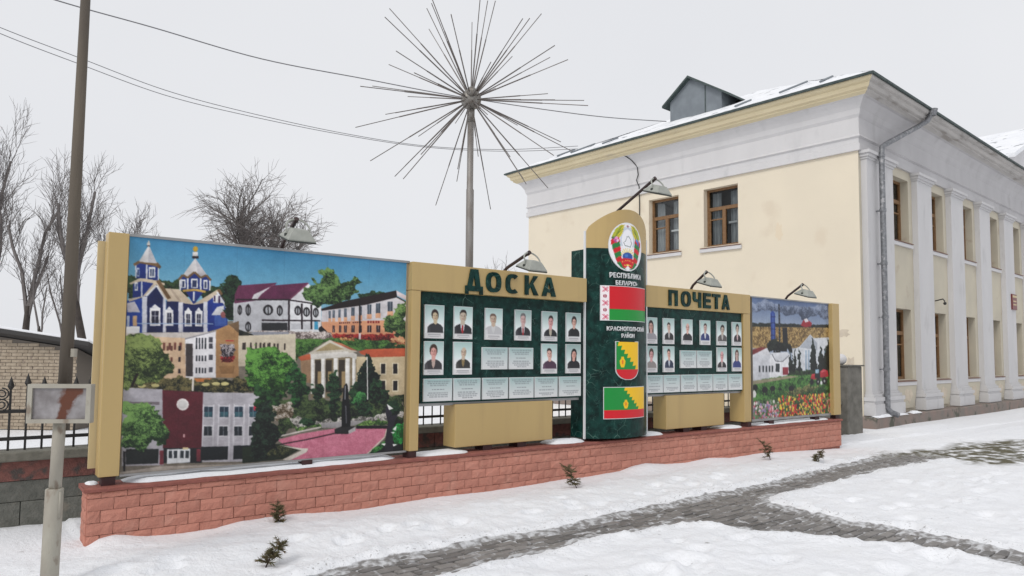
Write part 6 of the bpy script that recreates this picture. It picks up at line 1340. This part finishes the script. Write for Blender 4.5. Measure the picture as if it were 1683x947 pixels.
for i in range(NR):
    z = 1 - 2 * (i + .5) / NR; a = i * 2.399963 + g_.uniform(-.16, .16); z = max(-.97, min(.985, z + g_.uniform(-.05, .05))); q = math.sqrt(1 - z * z)
    d = Vector((q * math.cos(a), q * math.sin(a), z))
    if z < -.93: continue
    o = link('rod', rods[g_.choice((0, 0, 0, 1, 1, 2, 3, 4))], sb); o.location = (0, 0, DZ + .2); o.rotation_euler = d.to_track_quat('Z', 'Y').to_euler()

# ================================================================== NOTICE SIGN ON A POST
PX, PY = -.326, -1.05
sp_ = empty('sign_post', (PX, PY, -.1), 'grey steel post with a small rust stained sign and tall mast', 'sign')
def spart(name, m, mt, smooth=False): o = m.build(name, mt, sp_, smooth=smooth); o.location = (-PX, -PY, .1); return o
m = MB(); m.tube([(PX - .012, PY, .55), (PX, PY, 1.25)], .041, 14); spart('tube', m, M['post_grey'], True)
m = MB(); m.tube([(PX - .022, PY, -.4), (PX - .013, PY, .655), (PX - .013, PY, .66)], [.058, .058, .052], 14); m.tube([(PX + .03 - .013, PY - .045, .45), (PX - .012 + .03, PY - .045, .64)], .012, 6); spart('sleeve', m, M['post_grey'], True)
mb_ = F0 * .095 - R0 * .045
m = MB(); m.tube([(PX + mb_.x + .006, PY + mb_.y, 1.06), (PX + mb_.x + .012, PY + mb_.y, 2.4), (PX + mb_.x + .022, PY + mb_.y - .012, 5.4)], [.046, .043, .028], 12); spart('mast', m, M['mast'], True)
m = MB(); m.tube([(PX + mb_.x + .05, PY + mb_.y - .045, 1.60), (PX + mb_.x + .05, PY + mb_.y - .045, 1.66)], .022, 8); spart('bracket', m, M['post_grey'])
def rust_mat():
    m = bpy.data.materials.new('rust_stained_acrylic'); m.use_nodes = True; n = m.node_tree.nodes; l = m.node_tree.links; b = n['Principled BSDF']; b.inputs['Roughness'].default_value = .35
    tc = n.new('ShaderNodeTexCoord'); t = n.new('ShaderNodeTexNoise'); t.inputs['Scale'].default_value = 9; t.inputs['Detail'].default_value = 6; l.new(tc.outputs['Object'], t.inputs['Vector'])
    r = n.new('ShaderNodeValToRGB'); l.new(t.outputs['Fac'], r.inputs[0]); e = r.color_ramp.elements; e[0].position = .38; e[0].color = (.17, .155, .155, 1); e[1].position = .66; e[1].color = (.30, .285, .29, 1)
    # streak of rust leaning across the face
    sx = n.new('ShaderNodeSeparateXYZ'); l.new(tc.outputs['Object'], sx.inputs[0])
    def mth(op, a, c):
        q = n.new('ShaderNodeMath'); q.operation = op
        for i, v in enumerate((a, c)):
            if isinstance(v, (int, float)): q.inputs[i].default_value = v
            else: l.new(v, q.inputs[i])
        return q.outputs[0]
    ln = mth('ABSOLUTE', mth('SUBTRACT', mth('SUBTRACT', sx.outputs['X'], .045), mth('MULTIPLY', sx.outputs['Z'], .38)), 0)
    ln = mth('ADD', ln, mth('MULTIPLY', mth('SUBTRACT', t.outputs['Fac'], .5), .18)); up_ = mth('SUBTRACT', .075, mth('MULTIPLY', mth('SUBTRACT', .1, sx.outputs['Z']), .16))
    f = n.new('ShaderNodeMapRange'); l.new(mth('SUBTRACT', up_, ln), f.inputs[0]); f.inputs[1].default_value = -.004; f.inputs[2].default_value = .022
    x = n.new('ShaderNodeMix'); x.data_type = 'RGBA'; l.new(f.outputs[0], x.inputs['Factor']); l.new(r.outputs[0], x.inputs['A']); x.inputs['B'].default_value = (.10, .026, .008, 1); l.new(x.outputs['Result'], b.inputs['Base Color'])
    bp = n.new('ShaderNodeBump'); bp.inputs['Strength'].default_value = .5; l.new(t.outputs['Fac'], bp.inputs['Height']); l.new(bp.outputs[0], b.inputs['Normal'])
    return m
sx_ = (R0 + F0 * .12).normalized(); sy_ = Vector((-sx_.y, sx_.x, 0))
ctr = Vector((PX, PY, 1.268)) - sy_ * .075 + sx_ * .03
rotm = Matrix(((sx_.x, sy_.x, 0), (sx_.y, sy_.y, 0), (0, 0, 1)))
def sign_part(name, boxes, mt):
    m = MB()
    for q in boxes: m.box(*q)
    o = m.build(name, mt, sp_); o.matrix_parent_inverse = Matrix.Identity(4); o.location = ctr - Vector((PX, PY, -.1)); o.rotation_euler = rotm.to_euler(); return o
hw, hh = .212, .138
sign_part('sign_frame', [(-hw, -.02, hh - .028, hw, .045, hh), (-hw, -.02, -hh, hw, .045, -hh + .028), (-hw, -.02, -hh + .028, -hw + .032, .045, hh - .028), (hw - .032, -.02, -hh + .028, hw, .045, hh - .028)], M['post_grey'])
sign_part('sign_face', [(-hw + .032, -.004, -hh + .028, hw - .032, .03, hh - .028)], rust_mat())

# ================================================================== OVERHEAD CABLES
def cable(label, pts, r):
    m = MB(); P = [Vector(p) for p in pts]; out_ = []
    for i in range(len(P) - 1):
        p0, p1, p2, p3 = P[max(i - 1, 0)], P[i], P[i + 1], P[min(i + 2, len(P) - 1)]
        for k in range(8):
            t = k / 8; out_.append(.5 * ((2 * p1) + (p2 - p0) * t + (2 * p0 - 5 * p1 + 4 * p2 - p3) * t * t + (3 * p1 - p0 - 3 * p2 + p3) * t ** 3))
    out_.append(P[-1]); m.tube(out_, r, 4)
    tag(m.build('overhead_cable', M['cable'], None), label, 'cable', 'overhead cables')
CABLE_A = [(-2.15, 11.43, 9.66), (0.42, 12.26, 9.82), (2.53, 12.5, 9.87), (5.3, 12.48, 9.77), (8.28, 12.17, 9.84), (11.41, 11.63, 9.85), (16.01, 10.55, 9.95), (19.01, 9.71, 10.15)]
CABLE_B = [(-2.2, 12.73, 9.45), (-0.57, 13.35, 9.27), (1.1, 13.7, 9.09), (3.14, 13.88, 8.79), (5.26, 13.88, 8.65), (8.19, 13.64, 8.54), (11.02, 13.21, 8.55), (13.89, 12.64, 8.83), (16.73, 11.96, 9.33)]
cable('dark overhead cable sagging from the top edge to the roof dormer', CABLE_A, .016)
cable('upper thin wire of the low pair running to the eaves', CABLE_B, .010)
cable('lower thin wire of the low pair running to the eaves', [(x, y, z - .10 - .06 * math.sin(i * .8)) for i, (x, y, z) in enumerate(CABLE_B)], .010)

# ================================================================== DRY CONIFER SPRIGS IN THE SNOW
def sprig(x, y, z, h, lean, label, seed, stem=False):
    s_ = empty('conifer_sprig', (x, y, z), label, 'sprig', 'dry sprigs in the snow'); r = random.Random(seed)
    pts, d = bez((0, 0, -.05), (lean[0], lean[1], 1), h + .05, 6, .10, -.05, r)
    m = MB(); m.tube(pts, [.007, .007, .006, .005, .004, .003, .002], 5); n = MB()
    for i in range(2, len(pts)):
        for q in range(6):
            az = r.uniform(0, 6.28); dd = Vector((math.cos(az) * .8, math.sin(az) * .8, .35 + r.uniform(-.5, .3))); L = h * r.uniform(.25, .45); bp, _ = bez(pts[i], dd, L, 3, .1, -.06, r); m.tube(bp, .0022, 3)
            for b in range(3):
                for t in range(16):
                    c = bp[b].lerp(bp[b + 1], t / 16); nd_ = (dd.normalized() * .8 + Vector((r.gauss(0, .6), r.gauss(0, .6), r.gauss(0, .6)))).normalized(); e = c + nd_ * r.uniform(.022, .05); sd2 = nd_.orthogonal().normalized() * .0032
                    n.add([c - sd2, c + sd2, e], [(0, 1, 2)])
    m.build('stem', M['pipe_black'], s_); n.build('foliage', M['needle'], s_)
sprig(1.03, -1.50, -.02, .20, (.25, 0), 'small dark sprig in open snow nearest the viewer', 3)
sprig(1.60, -.18, -.02, .17, (.3, .1), 'short brown sprig touching the wall under the town mural', 5)
sprig(5.25, -.52, -.01, .27, (-.35, .1), 'bushy leaning sprig in the snow bank below the large beige box', 8)
sprig(9.6, -.42, -.03, .30, (-.3, .1), 'upright sprig by the wall below the farm mural', 9)
sprig(10.0, -.95, -.03, .18, (.5, 0), 'low curled sprig in the snow beside the far end of the path', 14)
